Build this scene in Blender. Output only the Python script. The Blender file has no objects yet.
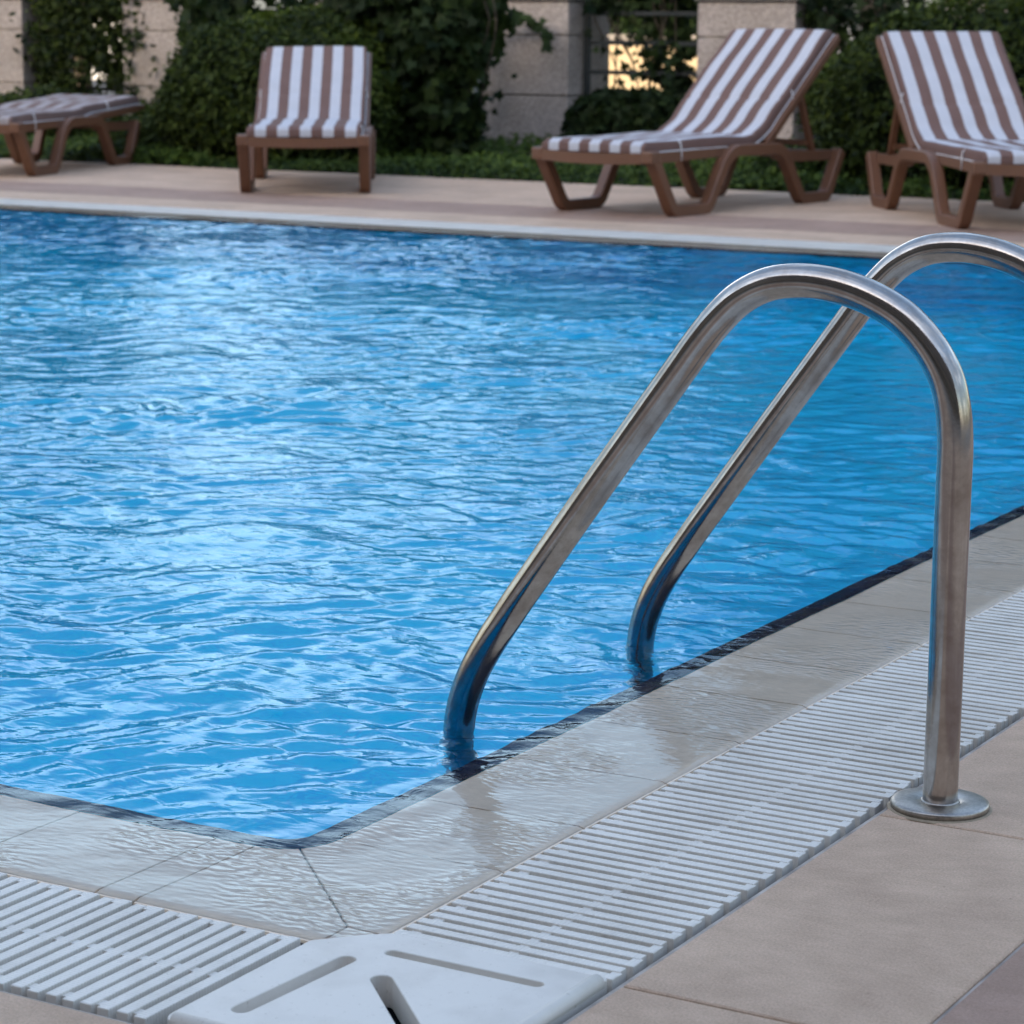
import bpy, bmesh, math, random
import numpy as np
from mathutils import Vector, Matrix

random.seed(7)
rng = np.random.default_rng(11)
R = math.radians
scene = bpy.context.scene
col = scene.collection

# ------------------------------------------------------------------ helpers
def tag(o, label=None, cat=None, group=None, kind=None):
    if label: o['label'] = label
    if cat: o['category'] = cat
    if group: o['group'] = group
    if kind: o['kind'] = kind
    return o

def empty(name, loc=(0, 0, 0), rz=0.0):
    o = bpy.data.objects.new(name, None)
    o.empty_display_size = 0.1
    o.location = loc
    o.rotation_euler = (0, 0, rz)
    col.objects.link(o)
    return o

def link_mesh(name, me, mats, parent=None, smooth=False):
    if not isinstance(mats, (list, tuple)): mats = [mats]
    for m in mats: me.materials.append(m)
    if smooth:
        me.polygons.foreach_set('use_smooth', [True] * len(me.polygons))
    o = bpy.data.objects.new(name, me)
    col.objects.link(o)
    if parent is not None: o.parent = parent
    return o

def copy_tree(o, parent=None):
    c = o.copy()
    col.objects.link(c)
    c.parent = parent
    for ch in list(o.children): copy_tree(ch, c)
    return c

class MB:
    """collects simple shapes; build() links them as ONE mesh object"""
    def __init__(s): s.bm = bmesh.new()
    def box(s, x0, x1, y0, y1, z0, z1, mi=0, bev=0.0):
        r = bmesh.ops.create_cube(s.bm, size=1.0)
        for v in r['verts']:
            v.co = Vector((x0 + (v.co.x + .5) * (x1 - x0), y0 + (v.co.y + .5) * (y1 - y0), z0 + (v.co.z + .5) * (z1 - z0)))
        fs = {f for v in r['verts'] for f in v.link_faces}
        for f in fs: f.material_index = mi
        if bev > 0:
            es = list({e for v in r['verts'] for e in v.link_edges})
            bmesh.ops.bevel(s.bm, geom=es, offset=bev, segments=2, affect='EDGES', profile=.6)
        return s
    def obox(s, c, ux, uy, uz, hx, hy, hz, mi=0, bev=0.0):
        c, ux, uy, uz = Vector(c), Vector(ux), Vector(uy), Vector(uz)
        r = bmesh.ops.create_cube(s.bm, size=2.0)
        for v in r['verts']:
            v.co = c + ux * (v.co.x * hx) + uy * (v.co.y * hy) + uz * (v.co.z * hz)
        for f in {f for v in r['verts'] for f in v.link_faces}: f.material_index = mi
        if bev > 0:
            es = list({e for v in r['verts'] for e in v.link_edges})
            bmesh.ops.bevel(s.bm, geom=es, offset=bev, segments=2, affect='EDGES', profile=.6)
        return s
    def bar(s, a, b, w, h, mi=0, bev=0.0, up=(0, 0, 1)):
        a, b = Vector(a), Vector(b)
        d = (b - a); L = d.length; d.normalize()
        side = d.cross(Vector(up))
        if side.length < 1e-4: side = Vector((1, 0, 0))
        side.normalize(); u = side.cross(d)
        return s.obox((a + b) / 2, d, side, u, L / 2, w / 2, h / 2, mi, bev)
    def tube(s, pts, rad, n=24, caps=True, mi=0):
        pts = [Vector(p) for p in pts]
        rad = rad if isinstance(rad, (list, tuple)) else [rad] * len(pts)
        rings = []; prev = None
        for i, p in enumerate(pts):
            t = (pts[min(i + 1, len(pts) - 1)] - pts[max(i - 1, 0)]).normalized()
            if prev is None:
                a = Vector((0, 1, 0)) if abs(t.y) < .9 else Vector((1, 0, 0))
                nrm = (a - t * a.dot(t)).normalized()
            else: nrm = (prev - t * prev.dot(t)).normalized()
            prev = nrm; b = t.cross(nrm)
            rings.append([s.bm.verts.new(p + (nrm * math.cos(2 * math.pi * k / n) + b * math.sin(2 * math.pi * k / n)) * rad[i]) for k in range(n)])
        for i in range(len(rings) - 1):
            for k in range(n):
                f = s.bm.faces.new((rings[i][k], rings[i][(k + 1) % n], rings[i + 1][(k + 1) % n], rings[i + 1][k]))
                f.smooth = True; f.material_index = mi
        if caps:
            s.bm.faces.new(rings[0][::-1]); s.bm.faces.new(rings[-1])
        return s
    def lathe(s, prof, c=(0, 0, 0), n=48, mi=0):
        c = Vector(c); rings = []
        for r_, z in prof:
            if r_ < 1e-6: rings.append([s.bm.verts.new(c + Vector((0, 0, z)))])
            else: rings.append([s.bm.verts.new(c + Vector((r_ * math.cos(2 * math.pi * k / n), r_ * math.sin(2 * math.pi * k / n), z))) for k in range(n)])
        for a, b in zip(rings[:-1], rings[1:]):
            for k in range(n):
                k2 = (k + 1) % n
                if len(a) == 1 and len(b) == 1: continue
                if len(a) == 1: f = s.bm.faces.new((a[0], b[k], b[k2]))
                elif len(b) == 1: f = s.bm.faces.new((a[k], b[0], a[k2]))
                else: f = s.bm.faces.new((a[k], b[k], b[k2], a[k2]))
                f.smooth = True; f.material_index = mi
        return s
    def prism(s, loop, fn0, fn1, mi=0, smooth=False):
        """loop of 2D points mapped by fn0 / fn1 to the two end faces"""
        a = [s.bm.verts.new(fn0(*p)) for p in loop]; b = [s.bm.verts.new(fn1(*p)) for p in loop]
        n = len(loop)
        fs = [s.bm.faces.new(a[::-1]), s.bm.faces.new(b)]
        for k in range(n):
            f = s.bm.faces.new((a[k], a[(k + 1) % n], b[(k + 1) % n], b[k])); f.smooth = smooth; fs.append(f)
        for f in fs: f.material_index = mi
        return s
    def build(s, name, mats, parent=None, smooth=False, bevel=0.0):
        bmesh.ops.recalc_face_normals(s.bm, faces=s.bm.faces[:])
        me = bpy.data.meshes.new(name); s.bm.to_mesh(me); s.bm.free()
        o = link_mesh(name, me, mats, parent, smooth)
        if bevel > 0:
            m = o.modifiers.new('bevel', 'BEVEL'); m.width = bevel; m.segments = 2; m.limit_method = 'ANGLE'; m.angle_limit = R(40)
        return o

def catmull(pts, k=8):
    P = [Vector(p) for p in pts]; P = [P[0] * 2 - P[1]] + P + [P[-1] * 2 - P[-2]]
    out = []
    for i in range(1, len(P) - 2):
        p0, p1, p2, p3 = P[i - 1:i + 3]
        for j in range(k):
            t = j / k
            out.append(.5 * ((2 * p1) + (p2 - p0) * t + (2 * p0 - 5 * p1 + 4 * p2 - p3) * t * t + (3 * p1 - p0 - 3 * p2 + p3) * t ** 3))
    out.append(P[-2].copy())
    return out

def round_path(pts, rad, seg=10):
    """polyline with corners filleted by arcs; rad is per-corner"""
    P = [Vector(p) for p in pts]; out = [P[0]]
    for i in range(1, len(P) - 1):
        a = (P[i - 1] - P[i]).normalized(); b = (P[i + 1] - P[i]).normalized()
        th = a.angle(b); d = rad[i - 1] / math.tan(th / 2)
        c = P[i] + (a + b).normalized() * (rad[i - 1] / math.sin(th / 2))
        s0 = P[i] + a * d - c; s1 = P[i] + b * d - c
        tot = s0.angle(s1)
        ax = s0.cross(s1).normalized()
        for k in range(seg + 1):
            out.append(c + Matrix.Rotation(tot * k / seg, 3, ax) @ s0)
    out.append(P[-1])
    return out

# ------------------------------------------------------------------ materials
def mat(name):
    m = bpy.data.materials.new(name); m.use_nodes = True
    nt = m.node_tree; nt.nodes.clear()
    out = nt.nodes.new('ShaderNodeOutputMaterial')
    return m, nt, out

def N(nt, typ, **kw):
    n = nt.nodes.new(typ)
    for k, v in kw.items():
        if k.startswith('_'): setattr(n, k[1:], v)
        else: n.inputs[k.replace('__', ' ')].default_value = v
    return n

def simple(name, base, rough=.5, var=.15, scale=8.0, bump=0.0, bscale=60.0, metallic=0.0, spec=.5, fine=None, attr=None, bdist=.002):
    """principled with a two-scale procedural tone variation and a bump"""
    m, nt, out = mat(name)
    p = N(nt, 'ShaderNodeBsdfPrincipled', Roughness=rough, Metallic=metallic)
    p.inputs['Specular IOR Level'].default_value = spec
    tc = N(nt, 'ShaderNodeTexCoord')
    n1 = N(nt, 'ShaderNodeTexNoise', Scale=scale, Detail=6.0, Roughness=.6)
    nt.links.new(tc.outputs['Object'], n1.inputs['Vector'])
    mr = N(nt, 'ShaderNodeMapRange'); mr.inputs['From Min'].default_value = .3; mr.inputs['From Max'].default_value = .7
    mr.inputs['To Min'].default_value = 1 - var; mr.inputs['To Max'].default_value = 1 + var
    nt.links.new(n1.outputs['Fac'], mr.inputs['Value'])
    last = mr.outputs[0]
    if fine:
        n2 = N(nt, 'ShaderNodeTexNoise', Scale=fine[0], Detail=3.0, Roughness=.7)
        nt.links.new(tc.outputs['Object'], n2.inputs['Vector'])
        m2 = N(nt, 'ShaderNodeMapRange'); m2.inputs['From Min'].default_value = .3; m2.inputs['From Max'].default_value = .7
        m2.inputs['To Min'].default_value = 1 - fine[1]; m2.inputs['To Max'].default_value = 1 + fine[1]
        nt.links.new(n2.outputs['Fac'], m2.inputs['Value'])
        mu = N(nt, 'ShaderNodeMath', _operation='MULTIPLY')
        nt.links.new(last, mu.inputs[0]); nt.links.new(m2.outputs[0], mu.inputs[1]); last = mu.outputs[0]
    if attr:
        at = N(nt, 'ShaderNodeAttribute', _attribute_name=attr)
        mu = N(nt, 'ShaderNodeMath', _operation='MULTIPLY')
        nt.links.new(last, mu.inputs[0]); nt.links.new(at.outputs['Fac'], mu.inputs[1]); last = mu.outputs[0]
    vm = N(nt, 'ShaderNodeVectorMath', _operation='SCALE'); vm.inputs[0].default_value = base[:3]
    nt.links.new(last, vm.inputs['Scale'])
    nt.links.new(vm.outputs[0], p.inputs['Base Color'])
    if bump > 0:
        n3 = N(nt, 'ShaderNodeTexNoise', Scale=bscale, Detail=5.0, Roughness=.65)
        nt.links.new(tc.outputs['Object'], n3.inputs['Vector'])
        b = N(nt, 'ShaderNodeBump', Strength=bump, Distance=bdist)
        nt.links.new(n3.outputs['Fac'], b.inputs['Height']); nt.links.new(b.outputs[0], p.inputs['Normal'])
    nt.links.new(p.outputs[0], out.inputs['Surface'])
    return m

M = {}
def m_deck(name, base):
    m, nt, out = mat(name)
    p = N(nt, 'ShaderNodeBsdfPrincipled', Roughness=.7); p.inputs['Specular IOR Level'].default_value = .35
    tc = N(nt, 'ShaderNodeTexCoord')
    def noise(sc, det, ro): 
        n = N(nt, 'ShaderNodeTexNoise', Scale=sc, Detail=det, Roughness=ro); nt.links.new(tc.outputs['Object'], n.inputs['Vector']); return n
    def ramp(src, p0, c0, p1, c1):
        c = N(nt, 'ShaderNodeValToRGB'); c.color_ramp.elements[0].position = p0; c.color_ramp.elements[0].color = (*c0, 1)
        c.color_ramp.elements[1].position = p1; c.color_ramp.elements[1].color = (*c1, 1); nt.links.new(src, c.inputs['Fac']); return c.outputs[0]
    def mul(a, b):
        x = N(nt, 'ShaderNodeMix', _data_type='RGBA', _blend_type='MULTIPLY'); x.inputs[0].default_value = 1; nt.links.new(a, x.inputs[6]); nt.links.new(b, x.inputs[7]); return x.outputs[2]
    big = noise(3.2, 7, .68); mid = noise(26, 5, .7); fine = noise(330, 3, .75); speck = noise(75, 2, .5)
    c = ramp(big.outputs['Fac'], .32, tuple(b * k for b, k in zip(base, (.80, .78, .77))), .66, tuple(b * 1.06 for b in base))
    c = mul(c, ramp(mid.outputs['Fac'], .3, (.90, .89, .87), .65, (1.04, 1.04, 1.05)))
    c = mul(c, ramp(fine.outputs['Fac'], .30, (.76, .75, .74), .66, (1.10, 1.10, 1.10)))
    c = mul(c, ramp(speck.outputs['Fac'], .20, (.55, .50, .45), .27, (1, 1, 1)))
    at = N(nt, 'ShaderNodeAttribute', _attribute_name='tone')
    vm = N(nt, 'ShaderNodeVectorMath', _operation='SCALE'); nt.links.new(c, vm.inputs[0]); nt.links.new(at.outputs['Fac'], vm.inputs['Scale'])
    nt.links.new(vm.outputs[0], p.inputs['Base Color'])
    b1 = N(nt, 'ShaderNodeBump', Strength=1.0, Distance=.0036); g = noise(95, 6, .75); nt.links.new(g.outputs['Fac'], b1.inputs['Height'])
    nt.links.new(b1.outputs[0], p.inputs['Normal']); nt.links.new(p.outputs[0], out.inputs['Surface'])
    return m
M['deck'] = m_deck('deck_stone', (.67, .475, .34))
M['deck_pink'] = m_deck('deck_stone_pink', (.44, .29, .22))
M['grout'] = simple('deck_grout', (.40, .35, .31), .9, .45, 14)
M['coping'] = simple('coping_tile', (.99, .80, .61), .45, .07, 9, .25, 90, fine=(60, .04), attr='tone')
M['coping_grout'] = simple('coping_grout', (.33, .26, .18), .8, .3, 40)
M['navy'] = simple('navy_trim', (.012, .012, .035), .25, .3, 40)
M['channel'] = simple('channel', (.09, .095, .11), .7, .2, 14)
M['concrete'] = simple('ground_mat', (.28, .25, .22), .9, .15, 2)
M['soil'] = simple('soil', (.03, .022, .014), .95, .4, 14, .8, 40, bdist=.02)
M['resin'] = simple('brown_resin', (.16, .073, .040), .42, .08, 12, .15, 200)
M['resin_panel'] = simple('brown_resin_panel', (.14, .07, .048), .5, .08, 12, .15, 200)
M['cloth_white'] = simple('cloth_white', (.54, .54, .58), .9, .04, 10, .4, 300, spec=.2, fine=(350, .05))
M['cloth_brown'] = simple('cloth_brown', (.175, .105, .09), .9, .06, 10, .4, 300, spec=.2, fine=(350, .07))
M['cloth_white_worn'] = simple('cloth_white_worn', (.36, .32, .32), .9, .12, 6, .4, 300, spec=.2, fine=(350, .05))  # duller cloth pair with weaker stripe contrast, for the flat lounger
M['cloth_brown_worn'] = simple('cloth_brown_worn', (.19, .125, .11), .9, .1, 6, .4, 300, spec=.2, fine=(350, .07))
M['cord'] = simple('cord', (.7, .7, .72), .8, .05, 10)
M['fence'] = simple('fence_paint', (.022, .026, .026), .7, .15, 10)
M['bark'] = simple('bark', (.06, .045, .03), .9, .3, 20, .8, 40, bdist=.01)
M['asphalt'] = simple('asphalt', (.06, .06, .06), .9, .2, 4)
M['sandwall'] = simple('ochre_render', (.44, .345, .22), .9, .08, 1.5, attr=None)
M['hotel'] = simple('hotel_render', (.15, .105, .08), .85, .08, .8)
M['hotelglass'] = simple('hotel_glass', (.03, .035, .04), .1, .1, 3)
M['carpaint'] = simple('car_paint_white', (.75, .76, .78), .25, .02, 3)
M['rubber'] = simple('rubber', (.02, .02, .02), .8, .1, 30)
M['lampred'] = simple('lamp_red', (.5, .02, .02), .3, .1, 30)
M['dark'] = simple('dark_void', (.01, .01, .01), .9, .1, 5)

def m_plastic(name, base, ridges, attr=False):
    m, nt, out = mat(name)
    p = N(nt, 'ShaderNodeBsdfPrincipled', Roughness=.48)
    tc = N(nt, 'ShaderNodeTexCoord')
    n1 = N(nt, 'ShaderNodeTexNoise', Scale=7.0, Detail=8.0, Roughness=.65)
    nt.links.new(tc.outputs['Object'], n1.inputs['Vector'])
    cr = N(nt, 'ShaderNodeValToRGB')
    cr.color_ramp.elements[0].position = .36; cr.color_ramp.elements[0].color = (base[0] * .86, base[1] * .85, base[2] * .84, 1)
    cr.color_ramp.elements[1].position = .56; cr.color_ramp.elements[1].color = (*base, 1)
    nt.links.new(n1.outputs['Fac'], cr.inputs['Fac'])
    n4 = N(nt, 'ShaderNodeTexNoise', Scale=160.0, Detail=3.0, Roughness=.7)
    nt.links.new(tc.outputs['Object'], n4.inputs['Vector'])
    cr2 = N(nt, 'ShaderNodeValToRGB')
    cr2.color_ramp.elements[0].position = .27; cr2.color_ramp.elements[0].color = (.70, .68, .65, 1)
    cr2.color_ramp.elements[1].position = .36; cr2.color_ramp.elements[1].color = (1, 1, 1, 1)
    nt.links.new(n4.outputs['Fac'], cr2.inputs['Fac'])
    mx = N(nt, 'ShaderNodeMix', _data_type='RGBA', _blend_type='MULTIPLY'); mx.inputs[0].default_value = 1.0
    nt.links.new(cr.outputs[0], mx.inputs[6]); nt.links.new(cr2.outputs[0], mx.inputs[7])
    if attr:
        at = N(nt, 'ShaderNodeAttribute', _attribute_name='tone')
        tr = N(nt, 'ShaderNodeValToRGB')
        tr.color_ramp.elements[0].position = 0; tr.color_ramp.elements[0].color = (.82, .80, .78, 1)
        tr.color_ramp.elements[1].position = 1; tr.color_ramp.elements[1].color = (1, 1, 1, 1)
        nt.links.new(at.outputs['Fac'], tr.inputs['Fac'])
        m4 = N(nt, 'ShaderNodeMix', _data_type='RGBA', _blend_type='MULTIPLY'); m4.inputs[0].default_value = 1.0
        nt.links.new(mx.outputs[2], m4.inputs[6]); nt.links.new(tr.outputs[0], m4.inputs[7]); mx = m4
    nt.links.new(mx.outputs[2], p.inputs['Base Color'])
    n3 = N(nt, 'ShaderNodeTexNoise', Scale=500.0, Detail=2.0)
    nt.links.new(tc.outputs['Object'], n3.inputs['Vector'])
    b = N(nt, 'ShaderNodeBump', Strength=.25, Distance=.0006)
    nt.links.new(n3.outputs['Fac'], b.inputs['Height'])
    if ridges:
        # fine anti-slip ribs running across the bars
        w = N(nt, 'ShaderNodeTexWave', _wave_type='BANDS', _bands_direction=ridges, Scale=1.0)
        w.inputs['Scale'].default_value = 2 * math.pi / (20 * .0046)
        nt.links.new(tc.outputs['Object'], w.inputs['Vector'])
        b2 = N(nt, 'ShaderNodeBump', Strength=.45, Distance=.0010)
        nt.links.new(w.outputs['Fac'], b2.inputs['Height']); nt.links.new(b.outputs[0], b2.inputs['Normal'])
        nt.links.new(b2.outputs[0], p.inputs['Normal'])
    else:
        nt.links.new(b.outputs[0], p.inputs['Normal'])
    nt.links.new(p.outputs[0], out.inputs['Surface'])
    return m
M['grate_x'] = m_plastic('grate_plastic_x', (.74, .695, .63), 'X', True)
M['grate_y'] = m_plastic('grate_plastic_y', (.74, .695, .63), 'Y', True)
M['plate'] = m_plastic('plate_plastic', (.68, .635, .575), None)

def m_steel():
    m, nt, out = mat('stainless_steel')
    p = N(nt, 'ShaderNodeBsdfPrincipled', Metallic=1.0)
    tc = N(nt, 'ShaderNodeTexCoord')
    n1 = N(nt, 'ShaderNodeTexNoise', Scale=22.0, Detail=7.0, Roughness=.7)
    nt.links.new(tc.outputs['Object'], n1.inputs['Vector'])
    mr = N(nt, 'ShaderNodeMapRange'); mr.inputs['From Min'].default_value = .35; mr.inputs['From Max'].default_value = .68
    mr.inputs['To Min'].default_value = .06; mr.inputs['To Max'].default_value = .22
    nt.links.new(n1.outputs['Fac'], mr.inputs['Value']); nt.links.new(mr.outputs[0], p.inputs['Roughness'])
    cr = N(nt, 'ShaderNodeValToRGB')
    cr.color_ramp.elements[0].position = .35; cr.color_ramp.elements[0].color = (.51, .48, .45, 1)
    cr.color_ramp.elements[1].position = .7; cr.color_ramp.elements[1].color = (.33, .28, .245, 1)
    nt.links.new(n1.outputs['Fac'], cr.inputs['Fac']); nt.links.new(cr.outputs[0], p.inputs['Base Color'])
    n2 = N(nt, 'ShaderNodeTexNoise', Scale=260.0, Detail=4.0, Roughness=.8)
    nt.links.new(tc.outputs['Object'], n2.inputs['Vector'])
    b = N(nt, 'ShaderNodeBump', Strength=.12, Distance=.0006)
    nt.links.new(n2.outputs['Fac'], b.inputs['Height']); nt.links.new(b.outputs[0], p.inputs['Normal'])
    nt.links.new(p.outputs[0], out.inputs['Surface'])
    return m
M['steel'] = m_steel()
M['steel_dull'] = simple('steel_dull', (.36, .33, .30), .34, .25, 30, .3, 300, metallic=1.0, fine=(200, .2), bdist=.0008)

def m_pool():
    m, nt, out = mat('pool_mosaic')
    p = N(nt, 'ShaderNodeBsdfPrincipled', Roughness=.35)
    tc = N(nt, 'ShaderNodeTexCoord')
    v = N(nt, 'ShaderNodeTexVoronoi', Scale=9.0, _distance='CHEBYCHEV'); v.inputs['Randomness'].default_value = 0.0
    nt.links.new(tc.outputs['Object'], v.inputs['Vector'])
    n = N(nt, 'ShaderNodeTexNoise', Scale=.9, Detail=4.0, Roughness=.6)
    nt.links.new(tc.outputs['Object'], n.inputs['Vector'])
    cr = N(nt, 'ShaderNodeValToRGB')
    cr.color_ramp.elements[0].position = 0.0; cr.color_ramp.elements[0].color = (.0, .51, .94, 1)
    cr.color_ramp.elements[1].position = 1.0; cr.color_ramp.elements[1].color = (.0, .69, 1.0, 1)
    sp = N(nt, 'ShaderNodeSeparateColor'); nt.links.new(v.outputs['Color'], sp.inputs[0])
    ad = N(nt, 'ShaderNodeMath', _operation='MULTIPLY_ADD'); ad.inputs[1].default_value = 1.0
    nt.links.new(sp.outputs[0], ad.inputs[0]); 
    mr = N(nt, 'ShaderNodeMapRange'); mr.inputs['From Min'].default_value = .3; mr.inputs['From Max'].default_value = .7; mr.inputs['To Max'].default_value = .55
    nt.links.new(n.outputs['Fac'], mr.inputs['Value']); nt.links.new(mr.outputs[0], ad.inputs[2])
    nt.links.new(ad.outputs[0], cr.inputs['Fac']); nt.links.new(cr.outputs[0], p.inputs['Base Color'])
    nt.links.new(p.outputs[0], out.inputs['Surface'])
    return m
M['pool'] = m_pool()

WREFL = (.34, .46, .55, 1)      # reflections held back, as through a polariser
def m_water():
    m, nt, out = mat('pool_water')
    p = N(nt, 'ShaderNodeBsdfRefraction', Roughness=0.0, IOR=1.333)
    gl = N(nt, 'ShaderNodeBsdfGlossy', Roughness=0.0); gl.inputs['Color'].default_value = WREFL
    fr = N(nt, 'ShaderNodeFresnel', IOR=1.333)
    ms = N(nt, 'ShaderNodeMixShader')
    nt.links.new(fr.outputs[0], ms.inputs[0]); nt.links.new(p.outputs[0], ms.inputs[1]); nt.links.new(gl.outputs[0], ms.inputs[2])
    tc = N(nt, 'ShaderNodeTexCoord')
    mp = N(nt, 'ShaderNodeMapping'); mp.inputs['Rotation'].default_value = (0, 0, R(28)); mp.inputs['Scale'].default_value = (1, 1.5, 1)
    nt.links.new(tc.outputs['Object'], mp.inputs['Vector'])
    n1 = N(nt, 'ShaderNodeTexNoise', Scale=16.0, Detail=2.5, Roughness=.5, Distortion=.8)
    nt.links.new(mp.outputs[0], n1.inputs['Vector'])
    b1 = N(nt, 'ShaderNodeBump', Strength=1.0, Distance=.0035)
    at1 = N(nt, 'ShaderNodeAttribute', _attribute_name='open')
    mu1 = N(nt, 'ShaderNodeMath', _operation='MULTIPLY')
    nt.links.new(n1.outputs['Fac'], mu1.inputs[0]); nt.links.new(at1.outputs['Fac'], mu1.inputs[1])
    nt.links.new(mu1.outputs[0], b1.inputs['Height'])
    # capillary ripples, strong only on the shallow film over the coping
    at = N(nt, 'ShaderNodeAttribute', _attribute_name='film')
    mp2 = N(nt, 'ShaderNodeMapping', _vector_type='POINT'); mp2.inputs['Rotation'].default_value = (0, 0, R(-27)); mp2.inputs['Scale'].default_value = (.42, 1.0, 1)
    nd = N(nt, 'ShaderNodeTexNoise', Scale=7.0, Detail=1.0)
    nt.links.new(tc.outputs['Object'], nd.inputs['Vector'])
    va = N(nt, 'ShaderNodeVectorMath', _operation='MULTIPLY_ADD'); va.inputs[1].default_value = (.05, .05, 0)
    nt.links.new(nd.outputs['Color'], va.inputs[0]); nt.links.new(tc.outputs['Object'], va.inputs[2])
    nt.links.new(va.outputs[0], mp2.inputs['Vector'])
    n2 = N(nt, 'ShaderNodeTexNoise', Scale=120.0, Detail=.6, Roughness=.4)
    nt.links.new(mp2.outputs[0], n2.inputs['Vector'])
    mu = N(nt, 'ShaderNodeMath', _operation='MULTIPLY')
    nt.links.new(n2.outputs['Fac'], mu.inputs[0]); nt.links.new(at.outputs['Fac'], mu.inputs[1])
    b2 = N(nt, 'ShaderNodeBump', Strength=1.0, Distance=.0020)
    nt.links.new(mu.outputs[0], b2.inputs['Height']); nt.links.new(b1.outputs[0], b2.inputs['Normal'])
    for q in (p, gl, fr): nt.links.new(b2.outputs[0], q.inputs['Normal'])
    nt.links.new(ms.outputs[0], out.inputs['Surface'])
    return m
M['water'] = m_water()

def m_pillar():
    m, nt, out = mat('bush_hammered_block')
    p = N(nt, 'ShaderNodeBsdfPrincipled', Roughness=.9)
    tc = N(nt, 'ShaderNodeTexCoord')
    n1 = N(nt, 'ShaderNodeTexNoise', Scale=48.0, Detail=5.0, Roughness=.85)
    n2 = N(nt, 'ShaderNodeTexNoise', Scale=2.2, Detail=4.0, Roughness=.6)
    for n in (n1, n2): nt.links.new(tc.outputs['Object'], n.inputs['Vector'])
    cr = N(nt, 'ShaderNodeValToRGB')
    cr.color_ramp.elements[0].position = .36; cr.color_ramp.elements[0].color = (.25, .205, .18, 1)
    cr.color_ramp.elements[1].position = .62; cr.color_ramp.elements[1].color = (.60, .51, .45, 1)
    nt.links.new(n1.outputs['Fac'], cr.inputs['Fac'])
    cr2 = N(nt, 'ShaderNodeValToRGB')
    cr2.color_ramp.elements[0].position = .3; cr2.color_ramp.elements[0].color = (.8, .78, .74, 1)
    cr2.color_ramp.elements[1].position = .65; cr2.color_ramp.elements[1].color = (1.1, 1.1, 1.12, 1)
    nt.links.new(n2.outputs['Fac'], cr2.inputs['Fac'])
    mx = N(nt, 'ShaderNodeMix', _data_type='RGBA', _blend_type='MULTIPLY'); mx.inputs[0].default_value = 1.0
    nt.links.new(cr.outputs[0], mx.inputs[6]); nt.links.new(cr2.outputs[0], mx.inputs[7])
    nt.links.new(mx.outputs[2], p.inputs['Base Color'])
    b = N(nt, 'ShaderNodeBump', Strength=.8, Distance=.006)
    nt.links.new(n1.outputs['Fac'], b.inputs['Height']); nt.links.new(b.outputs[0], p.inputs['Normal'])
    nt.links.new(p.outputs[0], out.inputs['Surface'])
    return m
M['pillar'] = m_pillar()
M['capstone'] = simple('capstone', (.22, .20, .18), .85, .1, 12, .4, 80)

def m_leaf(name, dark, light, trans=.25):
    """leaf colour runs from mature to young growth by a per-leaf value"""
    m, nt, out = mat(name)
    at = N(nt, 'ShaderNodeAttribute', _attribute_name='tone')
    cr = N(nt, 'ShaderNodeValToRGB')
    cr.color_ramp.elements[0].position = 0; cr.color_ramp.elements[0].color = (*dark, 1)
    cr.color_ramp.elements[1].position = 1; cr.color_ramp.elements[1].color = (*light, 1)
    nt.links.new(at.outputs['Fac'], cr.inputs['Fac'])
    p = N(nt, 'ShaderNodeBsdfPrincipled', Roughness=.6)
    p.inputs['Specular IOR Level'].default_value = .16
    t = N(nt, 'ShaderNodeBsdfTranslucent')
    nt.links.new(cr.outputs[0], p.inputs['Base Color']); nt.links.new(cr.outputs[0], t.inputs['Color'])
    mx = N(nt, 'ShaderNodeMixShader'); mx.inputs[0].default_value = trans
    nt.links.new(p.outputs[0], mx.inputs[1]); nt.links.new(t.outputs[0], mx.inputs[2])
    nt.links.new(mx.outputs[0], out.inputs['Surface'])
    return m
M['leaf_hedge'] = m_leaf('hedge_leaf', (.007, .015, .004), (.14, .19, .022))
M['leaf_ivy'] = m_leaf('ivy_leaf', (.006, .014, .005), (.06, .095, .02))
M['leaf_ground'] = m_leaf('ground_leaf', (.012, .028, .005), (.11, .165, .025))
M['leaf_tree'] = m_leaf('tree_leaf', (.010, .022, .007), (.035, .065, .014))

# ------------------------------------------------------------------ camera
FPX = 2601.4
r_ = Vector((0.86346095, 0.50437281, 0.00657649))
u_ = Vector((-0.1000069, 0.15839868, 0.98229755))
f_ = Vector((-0.49440247, 0.84883328, -0.18721184))
cam = bpy.data.cameras.new('camera')
cam.sensor_width = 36; cam.lens = FPX / 1024 * 36
cam.clip_start = .05; cam.clip_end = 2000
co = bpy.data.objects.new('camera', cam); col.objects.link(co)
mw = Matrix(((r_.x, u_.x, -f_.x, 1.65028746), (r_.y, u_.y, -f_.y, -2.36254729), (r_.z, u_.z, -f_.z, .95), (0, 0, 0, 1)))
co.matrix_world = mw
cam.dof.use_dof = True; cam.dof.focus_distance = 3.35; cam.dof.aperture_fstop = 13
scene.camera = co

# ------------------------------------------------------------------ the pool
PX0, PY1 = -13.0, 7.51          # far left end and far edge; near corner is the origin
W1, W2 = .228, .496             # coping | grating
FW = .33                        # far grating width
TR = .038                       # navy trim width

def tone_attr(me, vals):
    a = me.attributes.new('tone', 'FLOAT', 'FACE'); a.data.foreach_set('value', vals)

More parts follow.
